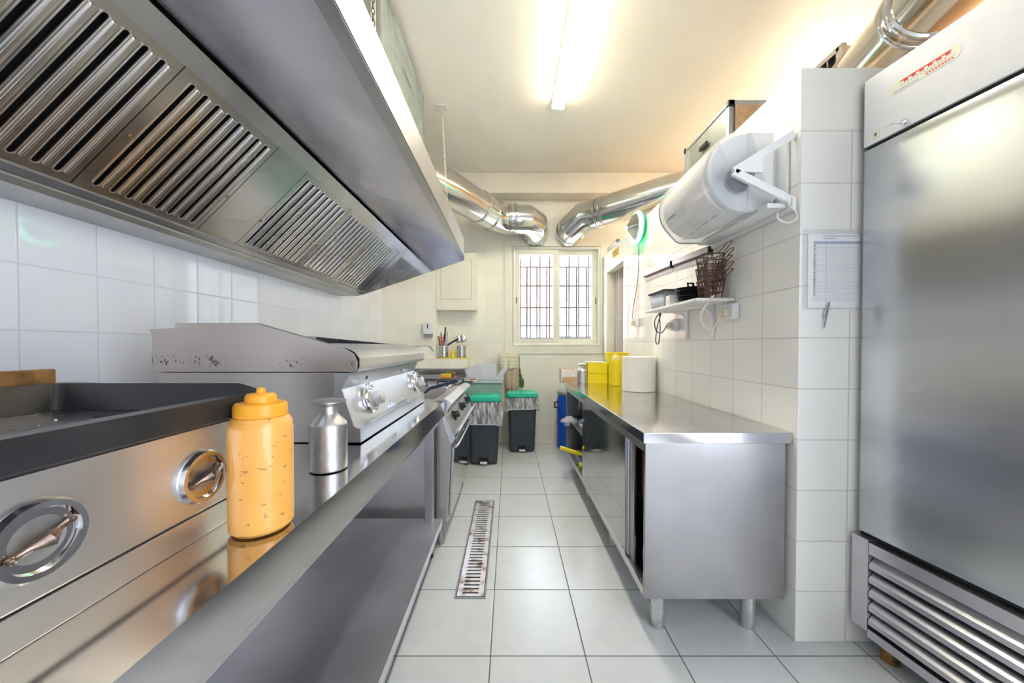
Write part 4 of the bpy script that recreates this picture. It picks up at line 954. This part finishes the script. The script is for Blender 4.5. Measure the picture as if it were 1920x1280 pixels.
# inside the open gap
wb = thing('wooden_box', 'brown wooden box on the shelf just inside the counter opening', 'box', (.72, 1.55, .496))
mb = MB(); mb.box(.63, .90, 1.47, 1.66, .4965, .70, .004); obj('box_body', mb, M['wood'], wb)
mb = MB(); mb.lathe([(0, 0), (.030, 0), (.033, .10), (.034, .10), (.031, .003), (0, .003)], (.63, 1.545, bz + .037), (0, 0, 1), 24)
obj('metal_cup', mb, M['chrome'], label='small shiny metal cup inside the counter opening', cat='cup', loc=(.63, 1.545, bz + .037))
# things in the open shelf
mb = MB(); 
for k in range(3): mb.sphere((.66 + .08 * k, 2.95 + .05 * k, .535 + .004 * k), .1, 20, (.7, 1.6, .33))
bgx = obj('food_bag', mb, M['paper'], label='white and blue film bag lying on the middle shelf of the counter', cat='bag', loc=(.75, 3.0, .501))
mb = MB(); mb.sphere((.66, 2.96, .545), .094, 20, (.74, 1.3, .33)); obj('printed_band', mb, M['blue_print'], bgx)
mb = MB()
for k in range(14): mb.sphere((.54 + random.uniform(-.05, .03), 3.12 + random.uniform(-.1, .12), .53 + random.uniform(-.02, .03)), .022, 8, (1.3, 1, .8))
obj('twisted_neck', mb, M['film'], bgx)
mb = MB(); mb.box(.66, .72, 3.30, 3.33, .60, .76, .003); obj('hanging_clip', mb, M['alu'], label='small steel clip hanging inside the open end of the counter', cat='clip', loc=(.69, 3.31, .60)); 
yh = thing('scraper', 'yellow handled scraper sticking out of the bottom shelf of the counter', 'scraper', (.62, 3.02, .24))
mb = MB(); mb.tube([(.46, 3.13, .285), (.56, 3.06, .268), (.66, 2.98, .262)], [.017, .018, .015], 10); obj('scraper_handle', mb, M['yellow'], yh)
mb = MB(); mb.box(.66, .80, 2.90, 3.02, .246, .256, .002); obj('scraper_blade', mb, M['steel'], yh)
mb = MB(); mb.box(.60, .98, 2.95, 3.20, bz + .036, .243, .004); obj('storage_box', mb, M['grey'], label='low grey box on the bottom shelf of the counter under the scraper', cat='box', loc=(.8, 3.05, bz + .036))
lg = thing('spray_head', 'lime yellow spray gun lying on the bottom shelf of the counter', 'spray gun', (.66, 2.84, bz + .037))
mb = MB(); mb.tube([(.58, 2.88, .215), (.64, 2.84, .222), (.72, 2.80, .215)], [.020, .026, .022], 10); obj('gun_body', mb, M['lime'], lg)
mb = MB(); mb.cyl((.565, 2.89, .213), (.585, 2.877, .215), .012, seg=12); obj('nozzle', mb, M['black'], lg)

# on the countertop
pr = thing('paper_towel_roll', 'big white paper towel roll standing on the steel counter', 'paper roll', (1.02, 2.77, cz + .001))
mb = MB(); mb.lathe([(.025, .005), (.025, 0), (.122, 0), (.125, .004), (.125, .266), (.120, .270), (.030, .270), (.028, .265), (.028, .01)], (1.025, 2.765, cz + .001), (0, 0, 1), 48); obj('paper', mb, M['paper_roll'], pr)
mb = MB(); mb.lathe([(.024, .002), (.0275, .002), (.0275, .268), (.024, .268)], (1.025, 2.765, cz + .001), (0, 0, 1), 24); obj('cardboard_core', mb, M['kraft'], pr)
squeeze('squeeze_bottle', (.945, 3.10, cz + .001), .042, .285, M['yellow'], M['pale_yellow'], 'yellow mustard squeeze bottle between the crates and the paper roll')
shaker((.692, 3.30, cz + .001), 'dull aluminium shaker on the far counter left of the yellow crates', 1.05)
def crate(x0, y0, z0, label, w=.185, d=.14, h=.092):
    t = thing('yellow_crate', label, 'crate', (x0 + w / 2, y0 + d / 2, z0), 'small yellow crates stacked at the end of the counter')
    mb = MB(); mb.box(x0, x0 + w, y0, y0 + .004, z0, z0 + h, .001); mb.box(x0, x0 + w, y0 + d - .004, y0 + d, z0, z0 + h, .001); mb.box(x0, x0 + .004, y0 + .004, y0 + d - .004, z0, z0 + h, .001); mb.box(x0 + w - .004, x0 + w, y0 + .004, y0 + d - .004, z0, z0 + h, .001); mb.box(x0 + .004, x0 + w - .004, y0 + .004, y0 + d - .004, z0, z0 + .004)
    obj('crate_walls', mb, M['crate'], t)
    mb = MB(); mb.tube([(x0, y0, z0 + h), (x0 + w, y0, z0 + h), (x0 + w, y0 + d, z0 + h), (x0, y0 + d, z0 + h)], .0035, 6, closed=True); obj('crate_rim', mb, M['yellow'], t)
ch = .098
crate(.735, 3.27, cz + .001, 'yellow perforated crate at the bottom left of the counter stack'); crate(.735, 3.27, cz + .001 + ch, 'yellow perforated crate at the top left of the counter stack, under the white sheet')
crate(.928, 3.26, cz + .001, 'yellow perforated crate at the bottom right of the counter stack, behind the mustard bottle'); crate(.928, 3.26, cz + .001 + ch, 'yellow perforated crate in the middle of the right hand stack'); crate(.93, 3.26, cz + .001 + 2 * ch, 'topmost yellow perforated crate behind the mustard bottle')
mb = MB(); mb.box(.725, .905, 3.28, 3.40, cz + .002 + 2 * ch, cz + .006 + 2 * ch, .001, M=None); obj('paper_sheet', mb, M['paper'], label='white sheet lying on top of the left yellow crates', cat='paper', loc=(.81, 3.34, cz + .002 + 2 * ch))
cb_ = thing('food_box', 'open pale box with brown pieces at the far tip of the counter', 'box', (.59, 3.36, cz + .001))
mb = MB(); x0, x1, y0, y1, z0 = .49, .64, 3.29, 3.42, cz + .001
mb.box(x0, x1, y0, y0 + .004, z0, z0 + .135); mb.box(x0, x1, y1 - .004, y1, z0, z0 + .135); mb.box(x0, x0 + .004, y0 + .004, y1 - .004, z0, z0 + .135); mb.box(x1 - .004, x1, y0 + .004, y1 - .004, z0, z0 + .135); mb.box(x0 + .004, x1 - .004, y0 + .004, y1 - .004, z0, z0 + .004)
obj('box_sides', mb, M['card_white'], cb_)
mb = MB(); mb.box(x0 + .01, x1 - .002, y0 - .002, y0 - .0005, z0 + .005, z0 + .06); obj('brown_print', mb, M['kraft'], cb_)
mb = MB()
for k in range(12): mb.sphere((random.uniform(x0 + .03, x1 - .03), random.uniform(y0 + .03, y1 - .03), z0 + .11 + random.uniform(-.01, .02)), .022, 8)
obj('brown_pieces', mb, M['kraft'], cb_, kind='stuff')

# ------------------------------------------------------------ right wall: roll dispenser
rdp = thing('roll_dispenser', 'large wall dispenser with a clear rounded cover and white triangular arm', 'paper dispenser', (1.0, 1.68, 1.78))
# cross section in X-Z; hub axis along Y
hx, hz = .965, 1.905
def arm(y, part='bracket_arm'):
    mb = MB()
    def bar(a, b, w, th=.016):
        a = Vector((a[0], 0, a[1])); b = Vector((b[0], 0, b[1])); d = (b - a).normalized(); nrm = Vector((-d.z, 0, d.x)) * w / 2
        P = [a + nrm, b + nrm, b - nrm, a - nrm]; mb.prism([(p.x, p.z) for p in P], 'y', y, y + th, bev=.003)
    bar((hx - .055, hz), (XR - .004, 2.058), .032); bar((hx - .055, hz), (XR - .004, 1.785), .032)
    mb.prism([(hx - .06, hz), (hx - .03, hz + .035), (hx + .06, hz + .075), (hx + .06, hz - .005)], 'y', y + .001, y + .013)
    return obj(part, mb, M['white'], rdp)
arm(1.42)
mb = MB(); mb.box(XR - .020, XR - .002, 1.40 + .012, 1.98, 1.745, 1.80, .004); mb.box(XR - .016, XR - .002, 1.45, 1.96, 1.802, 2.06, .004); mb.box(XR - .10, XR - .021, 1.44, 1.98, 1.765, 1.785, .004)
obj('wall_rail', mb, M['white'], rdp)
mb = MB(); mb.lathe([(.0, .0), (.15, .0), (.155, .005), (.155, .38), (.15, .385), (0, .385)], (.995, 1.535, 1.935), (0, 1, 0), 48); obj('paper', mb, M['paper_roll'], rdp)
mb = MB(); mb.lathe([(0, 0), (.030, 0), (.032, .006), (.032, .03), (.040, .034), (.055, .070), (.055, .085), (0, .085)], (.975, 1.438, 1.905), (0, 1, 0), 32); obj('hub', mb, M['grey'], rdp)
sec = []
cc = Vector((1.0, 1.945)); R_ = .165
for k in range(15): a = math.radians(80 + 145 * k / 14); sec.append((cc.x + R_ * math.cos(a), cc.y + R_ * math.sin(a)))
sec += [(.93, 1.778), (.955, 1.770), (1.13, 1.772)]
mb = MB()
for (xa, za), (xb, zb2) in zip(sec, sec[1:]): mb.quad([(xa, 1.50, za), (xb, 1.50, zb2), (xb, 1.955, zb2), (xa, 1.955, za)])
bmesh.ops.remove_doubles(mb.bm, verts=mb.bm.verts, dist=1e-5)
mb.bm.faces.new([mb.bm.verts.new((x, 1.497, z)) for x, z in sec]); mb.bm.faces.new([mb.bm.verts.new((x, 1.958, z)) for x, z in sec])
o = obj('clear_cover', mb, M['clear'], rdp, angle=40, keep=True); o.modifiers.new('s', 'SOLIDIFY').thickness = .0025
mb = MB(); mb.tube([(x, 1.957, z) for x, z in sec], .004, 6); obj('cover_edge', mb, M['grey'], rdp)
mb = MB(); mb.prism([(1.02, 1.78), (1.13, 1.78), (1.13, 2.11), (1.02, 2.11)], 'y', 1.503, 1.53, bev=.004); mb.lathe([(0, 0), (.165, 0), (.165, .02), (0, .02)], (1.02, 1.508, 1.94), (0, 1, 0), 40); obj('side_plate', mb, M['white'], rdp)
mb = MB()
for k in range(5): mb.box(.918 + .006 * k, .922 + .006 * k, 1.56 + .075 * k, 1.60 + .075 * k, 1.7765 - .001 * k, 1.779 - .001 * k)
for k in range(6): a = math.radians(205); mb.box(cc.x + .1685 * math.cos(a) - .002, cc.x + .1685 * math.cos(a), 1.80 + .013 * k, 1.808 + .013 * k, 1.865, 1.878)
obj('cover_slots', mb, M['grey'], rdp)
mb = MB(); mb.tube(smoothpath([(XR - .04, 1.415, 1.785), (XR - .028, 1.412, 1.76), (XR - .012, 1.405, 1.735), (XR - .014, 1.40, 1.705), (XR - .050, 1.40, 1.690), (XR - .085, 1.405, 1.71), (XR - .08, 1.41, 1.735)], 5), .0028, 6); obj('wire_loop', mb, M['white'], rdp)

# magnetic knife strips
def strip(y0, z0, y1, z1, label):
    t = thing('magnetic_strip', label, 'knife rack', (XR - .01, y0, z0))
    d = Vector((0, y1 - y0, z1 - z0)); L = d.length; ang = math.atan2(d.z, d.y)
    Mx = Matrix.Translation((XR, y0, z0)) @ Matrix.Rotation(ang, 4, 'X')
    mb = MB(); mb.box(-.026, -.002, 0, L, -.006, .030, .003, M=Mx); obj('magnet_bar', mb, M['steel_z'], t)
    mb = MB(); mb.box(-.023, -.002, 0, L, -.011, -.0065, .001, M=Mx); obj('dark_strip', mb, M['rustwire'], t)
    mb = MB(); mb.box(-.030, -.002, -.012, 0, -.022, .026, .003, M=Mx); obj('end_cap', mb, M['black'], t)
    mb = MB(); mb.box(-.005, -.002, .0, L, -.045, -.016, .001, M=Mx); obj('backing_label', mb, M['white'], t)
strip(2.0, 1.74, 2.44, 1.765, 'nearer steel magnetic knife strip on the right wall')
strip(2.47, 1.77, 2.97, 1.79, 'farther steel magnetic knife strip on the right wall')

# wall shelf and what stands on it
ws = thing('wall_shelf', 'small white shelf on curved brackets on the right wall', 'shelf', (1.06, 2.13, 1.30))
sz = 1.445
mb = MB(); mb.box(.955, XR - .002, 1.79, 2.46, sz - .016, sz, .004); obj('shelf_board', mb, M['white'], ws)
for y in (1.98, 2.27):
    mb = MB(); mb.box(XR - .012, XR - .002, y - .014, y + .014, sz - .20, sz - .017, .003); mb.tube(smoothpath([(XR - .008, y, sz - .17), (XR - .012, y, sz - .08), (XR - .05, y, sz - .035), (XR - .16, y, sz - .025)], 5), .007, 8); obj('bracket', mb, M['white'], ws)
gb = thing('grey_container', 'dark grey oblong container at the far end of the wall shelf', 'container', (1.04, 2.33, sz))
mb = MB(); R = [ring(mb, rrect(.985, 1.11, 2.215, 2.43, .015), sz + .001), ring(mb, rrect(.972, 1.12, 2.20, 2.445, .015), sz + .105)]; loft(mb, R, True); o = obj('container_body', mb, M['grey'], gb); o.modifiers.new('s', 'SOLIDIFY').thickness = .003
mb = MB(); mb.tube([(x, y, sz + .107) for x, y in rrect(.968, 1.124, 2.196, 2.449, .015)], .005, 6, closed=True); obj('container_rim', mb, M['black'], gb)
mb = MB(); mb.box(.972, 1.03, 2.125, 2.18, sz + .001, sz + .062, .005); obj('white_block', mb, M['white'], label='small white block between the grey container and the black pans', cat='box', loc=(1.0, 2.15, sz))
for k in range(6):
    mb = MB(); zz = sz + .001 + k * .0145; r = .088 - .002 * (k % 2)
    mb.lathe([(0, 0), (r * .86, 0), (r, .0125), (r + .002, .013), (r * .87, .0025), (0, .0025)], (1.062 - .002 * k, 2.02 + .002 * k, zz), (0, 0, 1), 36)
    if k == 5: mb.tube([(1.02, 1.99, zz + .006), (1.01, 1.985, zz + .035), (1.045, 1.99, zz + .035), (1.05, 2.0, zz + .006)], .007, 6)
    nth = ['lowest', 'second from the bottom', 'third from the bottom', 'fourth from the bottom', 'second from the top', 'topmost, with a knob'][k]
    obj('serving_dish', mb, M['black'], label='round black dish on the wall shelf, ' + nth + ' in the stack', cat='dish', group='black dishes stacked on the wall shelf', loc=(1.062, 2.02, zz))
def basket():
    t = thing('fry_basket', 'x', 'fry basket', (1.075, 1.865, sz + .001), 'wire fry baskets nested on the wall shelf')
    X0, X1, Y0, Y1 = 1.02, 1.13, 1.82, 1.92; z0 = sz + .001; h = .10
    top = rrect(X0, X1, Y0, Y1, .012); bot = rrect(X0 + .012, X1 - .012, Y0 + .01, Y1 - .01, .01)
    mb = MB(); mb.tube([(x, y, z0 + h) for x, y in top], .0032, 6, closed=True); obj('basket_rim', mb, M['rustwire'], t)
    mb = MB(); mb.tube([(x, y, z0 + .003) for x, y in bot], .002, 5, closed=True)
    for f in (.33, .66): mb.tube([(bx + (tx - bx) * f, by + (ty - by) * f, z0 + h * f) for (bx, by), (tx, ty) in zip(bot, top)], .0012, 4, closed=True)
    for i in range(0, len(top), 1): mb.tube([(*bot[i], z0 + .003), (*top[i], z0 + h)], .0012, 4)
    for k in range(1, 7):
        u = k / 7
        for s in (0, 1):
            yb0 = (Y0 + .01, Y1 - .01)[s]; yt0 = (Y0, Y1)[s]; xb0 = (X0 + .012, X1 - .012)[s]; xt0 = (X0, X1)[s]
            mb.tube([(X0 + .012 + (X1 - X0 - .024) * u, yb0, z0 + .003), (X0 + (X1 - X0) * u, yt0, z0 + h)], .0012, 4)
            mb.tube([(xb0, Y0 + .01 + (Y1 - Y0 - .02) * u, z0 + .003), (xt0, Y0 + (Y1 - Y0) * u, z0 + h)], .0012, 4)
        mb.tube([(X0 + .012 + (X1 - X0 - .024) * u, Y0 + .01, z0 + .003), (X0 + .012 + (X1 - X0 - .024) * u, Y1 - .01, z0 + .003)], .0012, 4)
    obj('basket_mesh', mb, M['rustwire'], t)
    mb = MB(); c = Vector((1.10, 1.818, z0 + h)); mb.tube(smoothpath([c + Vector((-.012, 0, 0)), c + Vector((-.012, -.035, .012)), c + Vector((-.010, -.075, .032)), c + Vector((.010, -.080, .036)), c + Vector((.012, -.035, .016)), c + Vector((.012, 0, 0))], 4), .0026, 6); obj('basket_handle', mb, M['rustwire'], t)
    return t
b0 = basket(); b0['label'] = 'brown wire fry basket on the wall shelf, lowest of the nested five'
for k, nm in enumerate(('second from the bottom', 'middle one', 'second from the top', 'topmost')):
    dup(b0, (1.075 + .003 * (-1) ** k, 1.865 + .004 * (k % 2), sz + .001 + .034 * (k + 1)), 'brown wire fry basket on the wall shelf, ' + nm + ' of the nested five')

# sockets and cables on the right wall
def socket(y, z, label, w=.085, m='white', plug=True):
    t = thing('wall_socket', label, 'socket', (XR - .02, y, z))
    mb = MB(); mb.box(XR - .035, XR - .002, y - w / 2, y + w / 2, z - .04, z + .04, .005); obj('socket_box', mb, M[m], t)
    if plug: mb = MB(); mb.box(XR - .065, XR - .036, y - .02, y + .02, z - .025, z + .015, .005); obj('plug', mb, M['beige'], t)
socket(1.80, 1.375, 'white wall socket under the near end of the small shelf')
socket(2.42, 1.345, 'white wall socket with a brown plug under the far end of the small shelf')
socket(3.13, 1.41, 'small wall socket feeding the green wall light', .05, 'white', True)
def cable(name, label, pts, r, m):
    mb = MB(); mb.tube(smoothpath(pts, 8), r, 7); obj(name, mb, m, label=label, cat='cable', loc=pts[-1])
cable('power_cable', 'beige cable looping from the near wall socket to the shelf edge', [(XR - .068, 1.80, 1.37), (XR - .10, 1.80, 1.30), (XR - .13, 1.80, 1.28), (XR - .16, 1.81, 1.31), (XR - .165, 1.81, 1.37), (XR - .13, 1.785, 1.44), (XR - .115, 1.782, 1.455)], .005, M['beige'])
cable('power_cable', 'dark violet cable hanging in loops under the small shelf', [(XR - .068, 2.42, 1.34), (XR - .10, 2.43, 1.29), (XR - .14, 2.43, 1.31), (XR - .15, 2.42, 1.38), (XR - .11, 2.42, 1.425), (XR - .13, 2.43, 1.33), (XR - .14, 2.43, 1.23), (XR - .12, 2.43, 1.22), (XR - .11, 2.43, 1.32), (XR - .12, 2.42, 1.42)], .0035, M['purple_cable'])
# neon lamp on the wall
nl = thing('neon_wall_light', 'round green glowing wall light with a silver front disc on the right wall', 'wall light', (XR - .06, 3.06, 2.20))
nc = Vector((XR, 3.06, 2.225)); ax = (-1, 0, 0)
mb = MB(); mb.lathe([(0, .002), (.10, .002), (.11, .012), (.11, .03), (.0, .03)], nc, ax, 40); obj('housing', mb, M['teal_glass'], nl)
mb = MB(); mb.tube([(nc.x - .052, nc.y + .125 * math.cos(a), nc.z + .125 * math.sin(a)) for a in [2 * PI * k / 40 for k in range(40)]], .017, 12, closed=True); obj('neon_ring', mb, M['neon'], nl)
mb = MB(); mb.tube([(nc.x - .026, nc.y + .128 * math.cos(a), nc.z + .128 * math.sin(a)) for a in [2 * PI * k / 40 for k in range(40)]], .008, 8, closed=True); obj('rear_ring', mb, M['teal_glass'], nl)
mb = MB(); mb.lathe([(.035, .031), (.118, .066), (.122, .072), (.118, .076), (.06, .110), (.016, .136), (0, .136)], nc, ax, 40); obj('silver_disc', mb, M['galv'], nl)
mb = MB(); mb.lathe([(0, .137), (.018, .137), (.017, .143), (0, .145)], nc, ax, 16); obj('centre_cap', mb, M['neon'], nl)
cable('power_cable', 'thin dark cable dropping from the green wall light to its socket', [(XR - .03, 3.07, 2.10), (XR - .02, 3.08, 2.0), (XR - .015, 3.12, 1.78), (XR - .012, 3.22, 1.58), (XR - .012, 3.26, 1.47), (XR - .02, 3.2, 1.44), (XR - .04, 3.14, 1.43)], .0032, M['bar'])
cable('power_cable', 'dark cable loop on the wall just right of the green light', [(XR - .03, 3.0, 2.32), (XR - .035, 2.93, 2.325), (XR - .03, 2.91, 2.27), (XR - .03, 2.93, 2.16), (XR - .03, 2.97, 2.12)], .004, M['bar'])
ys = thing('warning_sticker', 'yellow warning sticker on the lintel over the doorway', 'sticker', (XR - .001, 3.83, 2.17))
mb = MB(); mb.box(XR - .0015, XR - .0003, 3.70, 3.95, 2.16, 2.255); obj('sticker_sheet', mb, M['yellow_sticker'], ys)
mb = MB()
for r_ in range(2):
    for k in range(6): mb.box(XR - .0025, XR - .0016, 3.73 + k * .033, 3.752 + k * .033, 2.182 + r_ * .034, 2.204 + r_ * .034)
obj('sticker_print', mb, M['rust'], ys)
mb = MB(); mb.cyl((XR + .02, 4.16, 2.335), (XR + .02, 3.80, 2.335), .024, seg=16); obj('cable_conduit', mb, M['galv'], label='short grey tube lying on top of the lintel by the back wall', cat='tube', loc=(XR + .02, 4.0, 2.302))

# aluminium case on the partition
cs = thing('aluminium_case', 'aluminium flight case with black corners on top of the right partition', 'case', (1.36, 2.08, PT + .001))
z0, z1 = PT + .001, PT + .20
mb = MB(); mb.box(1.175, 1.62, 1.88, 2.34, z0, z1, .004); obj('case_body', mb, M['alu_case'], cs)
mb = MB()
for y in (1.878, 2.322): mb.box(1.168, 1.19, y, y + .022, z0, z1 + .002, .003)
mb.box(1.170, 1.62, 1.872, 1.879, z1 - .02, z1 + .004, .002); mb.box(1.168, 1.19, 1.90, 2.32, z1 - .014, z1 + .003, .003); obj('edge_profile', mb, M['alu'], cs)
for y in (1.872, 2.328):
    mb = MB(); mb.box(1.162, 1.20, y, y + .022, z1 - .026, z1 + .007, .004); obj('corner_cap', mb, M['black'], cs)
mb = MB(); mb.box(1.155, 1.169, 2.07, 2.15, z0 + .08, z0 + .105, .004); obj('case_handle', mb, M['black'], cs)
mb = MB(); mb.box(1.20, 1.60, 1.866, 1.8715, z0, z1 - .024); obj('case_end_panel', mb, M['kraft'], cs)

# paper in a sleeve on the column
pp = thing('paper_sleeve', 'printed record sheet in a clear punched sleeve taped to the tiled column', 'paper', (1.28, 1.398, 1.33))
sy = 1.3985
mb = MB(); mb.box(1.170, 1.40, sy - .0006, sy, 1.345, 1.665); obj('clear_sleeve', mb, M['film'], pp)
mb = MB(); mb.box(1.190, 1.40, sy - .0014, sy - .0008, 1.352, 1.645); obj('sheet', mb, M['paper'], pp)
mb = MB()
for k in range(34): z = 1.605 - k * .0068; mb.box(1.222, 1.40, sy - .0018, sy - .0015, z, z + .0009)
for x in (1.212, 1.222, 1.262): mb.box(x, x + .0008, sy - .0019, sy - .0015, 1.375, 1.612)
mb.box(1.212, 1.40, sy - .0019, sy - .0015, 1.606, 1.616); mb.box(1.25, 1.30, sy - .0019, sy - .0015, 1.625, 1.629); mb.box(1.25, 1.39, sy - .0019, sy - .0015, 1.635, 1.638)
obj('table_lines', mb, M['ink_blue'], pp)
mb = MB()
for k in range(30): z = 1.603 - k * .0068; mb.box(1.2135, 1.220, sy - .0019, sy - .0015, z - .004, z - .001)
obj('printed_numbers', mb, M['ink'], pp)
mb = MB()
for k in range(11): mb.lathe([(0, 0), (.0022, 0), (.0022, .0004), (0, .0004)], (1.180, sy - .0008, 1.36 + k * .028), (0, -1, 0), 8)
obj('punch_holes', mb, M['ink_blue'], pp)
pn = thing('hanging_pen', 'thin grey pen hanging at a slant below the paper sleeve', 'pen', (1.265, 1.39, 1.27))
mb = MB(); mb.tube([(1.272, 1.390, 1.372), (1.2545, 1.390, 1.285), (1.250, 1.390, 1.268)], [.0028, .0028, .0008], 8); obj('pen_barrel', mb, M['grey'], pn)
mb = MB(); mb.quad([(1.268, 1.3935, 1.372), (1.252, 1.3935, 1.335), (1.252, 1.3935, 1.305), (1.262, 1.3935, 1.32)]); o = obj('tape', mb, M['lid_clear'], pn); o.modifiers.new('s', 'SOLIDIFY').thickness = .0005

# ------------------------------------------------------------ fridge
fr = thing('upright_fridge', 'tall stainless steel upright fridge with a louvred base at the right', 'fridge', (1.75, 1.0, 0))
F1 = Vector((1.384, 1.378, 0)); F2 = Vector((1.435, .86, 0)); fdv = (F1 - F2).normalized(); fnv = Vector((-fdv.y, fdv.x, 0))   # fnv points to the aisle (-x)
FM = Matrix(((fnv.x, fdv.x, 0, F2.x), (fnv.y, fdv.y, 0, F2.y), (0, 0, 1, 0), (0, 0, 0, 1)))  # local: x = out of the face, y = along the face (near to far)
FW = (F1 - F2).length; N0 = -.25
mb = MB(); mb.box(-.60, -.035, N0, FW - .006, .10, 2.222, .004, M=FM); obj('cabinet', mb, M['steel_z'], fr)
mb = MB(); mb.box(-.034, -.004, N0, FW, .470, 1.958, .004, M=FM)
from mathutils import noise as mnoise
gy, gz = 30, 70; G = []
for i in range(gy + 1):
    row = []
    for j in range(gz + 1):
        yy = N0 + .002 + (FW - N0 - .004) * i / gy; zz = .472 + (1.956 - .472) * j / gz
        e = min(i, gy - i, j, gz - j); amp = min(1.0, e / 3.0)
        d = .0016 * mnoise.noise(Vector((yy * 1.1, zz * 2.6, 3.1))) + .0007 * mnoise.noise(Vector((yy * 2.0, zz * 6.0, 7.7)))
        row.append(mb.bm.verts.new(FM @ Vector((-.0035 + (.0035 if e > 0 else 0) + d * amp, yy, zz))))
    G.append(row)
for i in range(gy):
    for j in range(gz): mb.bm.faces.new((G[i][j], G[i][j + 1], G[i + 1][j + 1], G[i + 1][j]))
obj('fridge_door', mb, M['steel_fridge'], fr, wn_=False, angle=50)
mb = MB(); mb.box(-.034, -.002, N0, FW, 1.972, 2.228, .003, M=FM); tp = obj('top_panel', mb, M['white'], fr, label='white control panel above the door')
mb = MB(); mb.box(-.034, -.004, FW - .004, FW + .004, 1.972, 2.226, .001, M=FM); obj('panel_edge', mb, M['grey'], tp)
mb = MB(); mb.box(-.034, -.012, N0, FW - .004, 1.9585, 1.9715, M=FM); obj('door_gap', mb, M['gap'], fr)
mb = MB(); mb.box(-.034, -.012, N0, FW - .004, .458, .4695, M=FM); mb.box(-.034, -.01, N0, FW - .02, .13, .44, M=FM); obj('base_recess', mb, M['gap'], fr)
mb = MB(); mb.box(-.034, .018, FW - .052, FW + .006, .105, .457, .002, M=FM); mb.box(-.034, .018, N0, FW - .053, .405, .450, .002, M=FM); mb.box(-.034, .018, N0, FW - .053, .085, .118, .002, M=FM)
gf = obj('base_grille_frame', mb, M['steel'], fr)
for k in range(5):
    z = .130 + k * .054
    mb = MB(); mb.prism([(-.026, z + .050), (-.020, z + .052), (.016, z + .022), (.016, z + .004), (.012, z + .004), (.010, z + .020)], 'y', N0, FW - .054); mb.xf(FM); obj('louvre', mb, M['steel'], gf)
mb = MB(); b1 = FW - .23; b0_ = FW - .105
mb.prism(rrect(b1, b0_ + .035, 2.060, 2.100, .018), 'x', .0002, .0015); mb.xf(FM @ Matrix.Diagonal((1, 1, 1, 1)))
mb = MB(); mb.prism(rrect(FW - .275, FW - .085, 2.108, 2.150, .019), 'x', -.0018, -.0006); mb.xf(FM); st_ = obj('instruction_sticker', mb, M['sticker'], tp)
mb = MB(); mb.box(-.0006, .0002, FW - .252, FW - .118, 2.141, 2.145, M=FM)
for k in range(6): mb.box(-.0006, .0002, FW - .250 + k * .022, FW - .238 + k * .022, 2.134, 2.1405, M=FM)
for k in range(9): mb.box(-.0006, .0002, FW - .258 + k * .008, FW - .253 + k * .008, 2.113, 2.117, M=FM)
mb.box(-.0006, .0002, FW - .262, FW - .180, 2.121, 2.1218, M=FM); obj('red_print', mb, M['red_ink'], st_)
mb = MB()
for k in range(9): mb.box(-.0006, .0002, FW - .170 + k * .008, FW - .165 + k * .008, 2.113, 2.117, M=FM)
for k in range(14): mb.box(-.0006, .0002, FW - .240 + k * .009, FW - .236 + k * .009, 2.126, 2.129, M=FM)
obj('grey_print', mb, M['ink_blue'], st_)
mb = MB(); mb.prism(rrect(FW - .055, FW - .030, 1.985, 2.018, .003), 'x', -.002, .0002); mb.xf(FM); sw = obj('light_switch', mb, M['cream_plastic'], tp)
mb = MB(); mb.box(.0002, .0012, FW - .046, FW - .040, 1.995, 2.007, M=FM); obj('switch_mark', mb, M['ink'], sw)
mb = MB(); mb.lathe([(0, 0), (.010, 0), (.009, .012), (0, .013)], FM @ Vector((-.002, FW - .135, 1.990)), tuple(fnv), 16)
mb.tube([FM @ Vector((.010, FW - .135, 1.990)), FM @ Vector((.022, FW - .12, 1.994)), FM @ Vector((.020, FW - .085, 1.998))], [.006, .005, .002], 8); obj('panel_lock', mb, M['chrome'], tp)
for (lx, ly) in ((-.06, FW - .07), (-.06, N0 + .08), (-.52, FW - .07), (-.52, N0 + .08)):
    p = FM @ Vector((lx, ly, 0)); mb = MB(); mb.cyl((p.x, p.y, 0), (p.x, p.y, .10), .028, .020, 16); mb.box(p.x - .03, p.x + .03, p.y - .03, p.y + .03, .075, .10, .003); obj('foot', mb, M['rust'], fr)
p = FM @ Vector((-.16, FW - .24, 0)); mb = MB(); mb.box(p.x - .06, p.x + .10, p.y - .10, p.y + .10, .012, .085, .01); obj('compressor_pan', mb, M['olive'], fr)
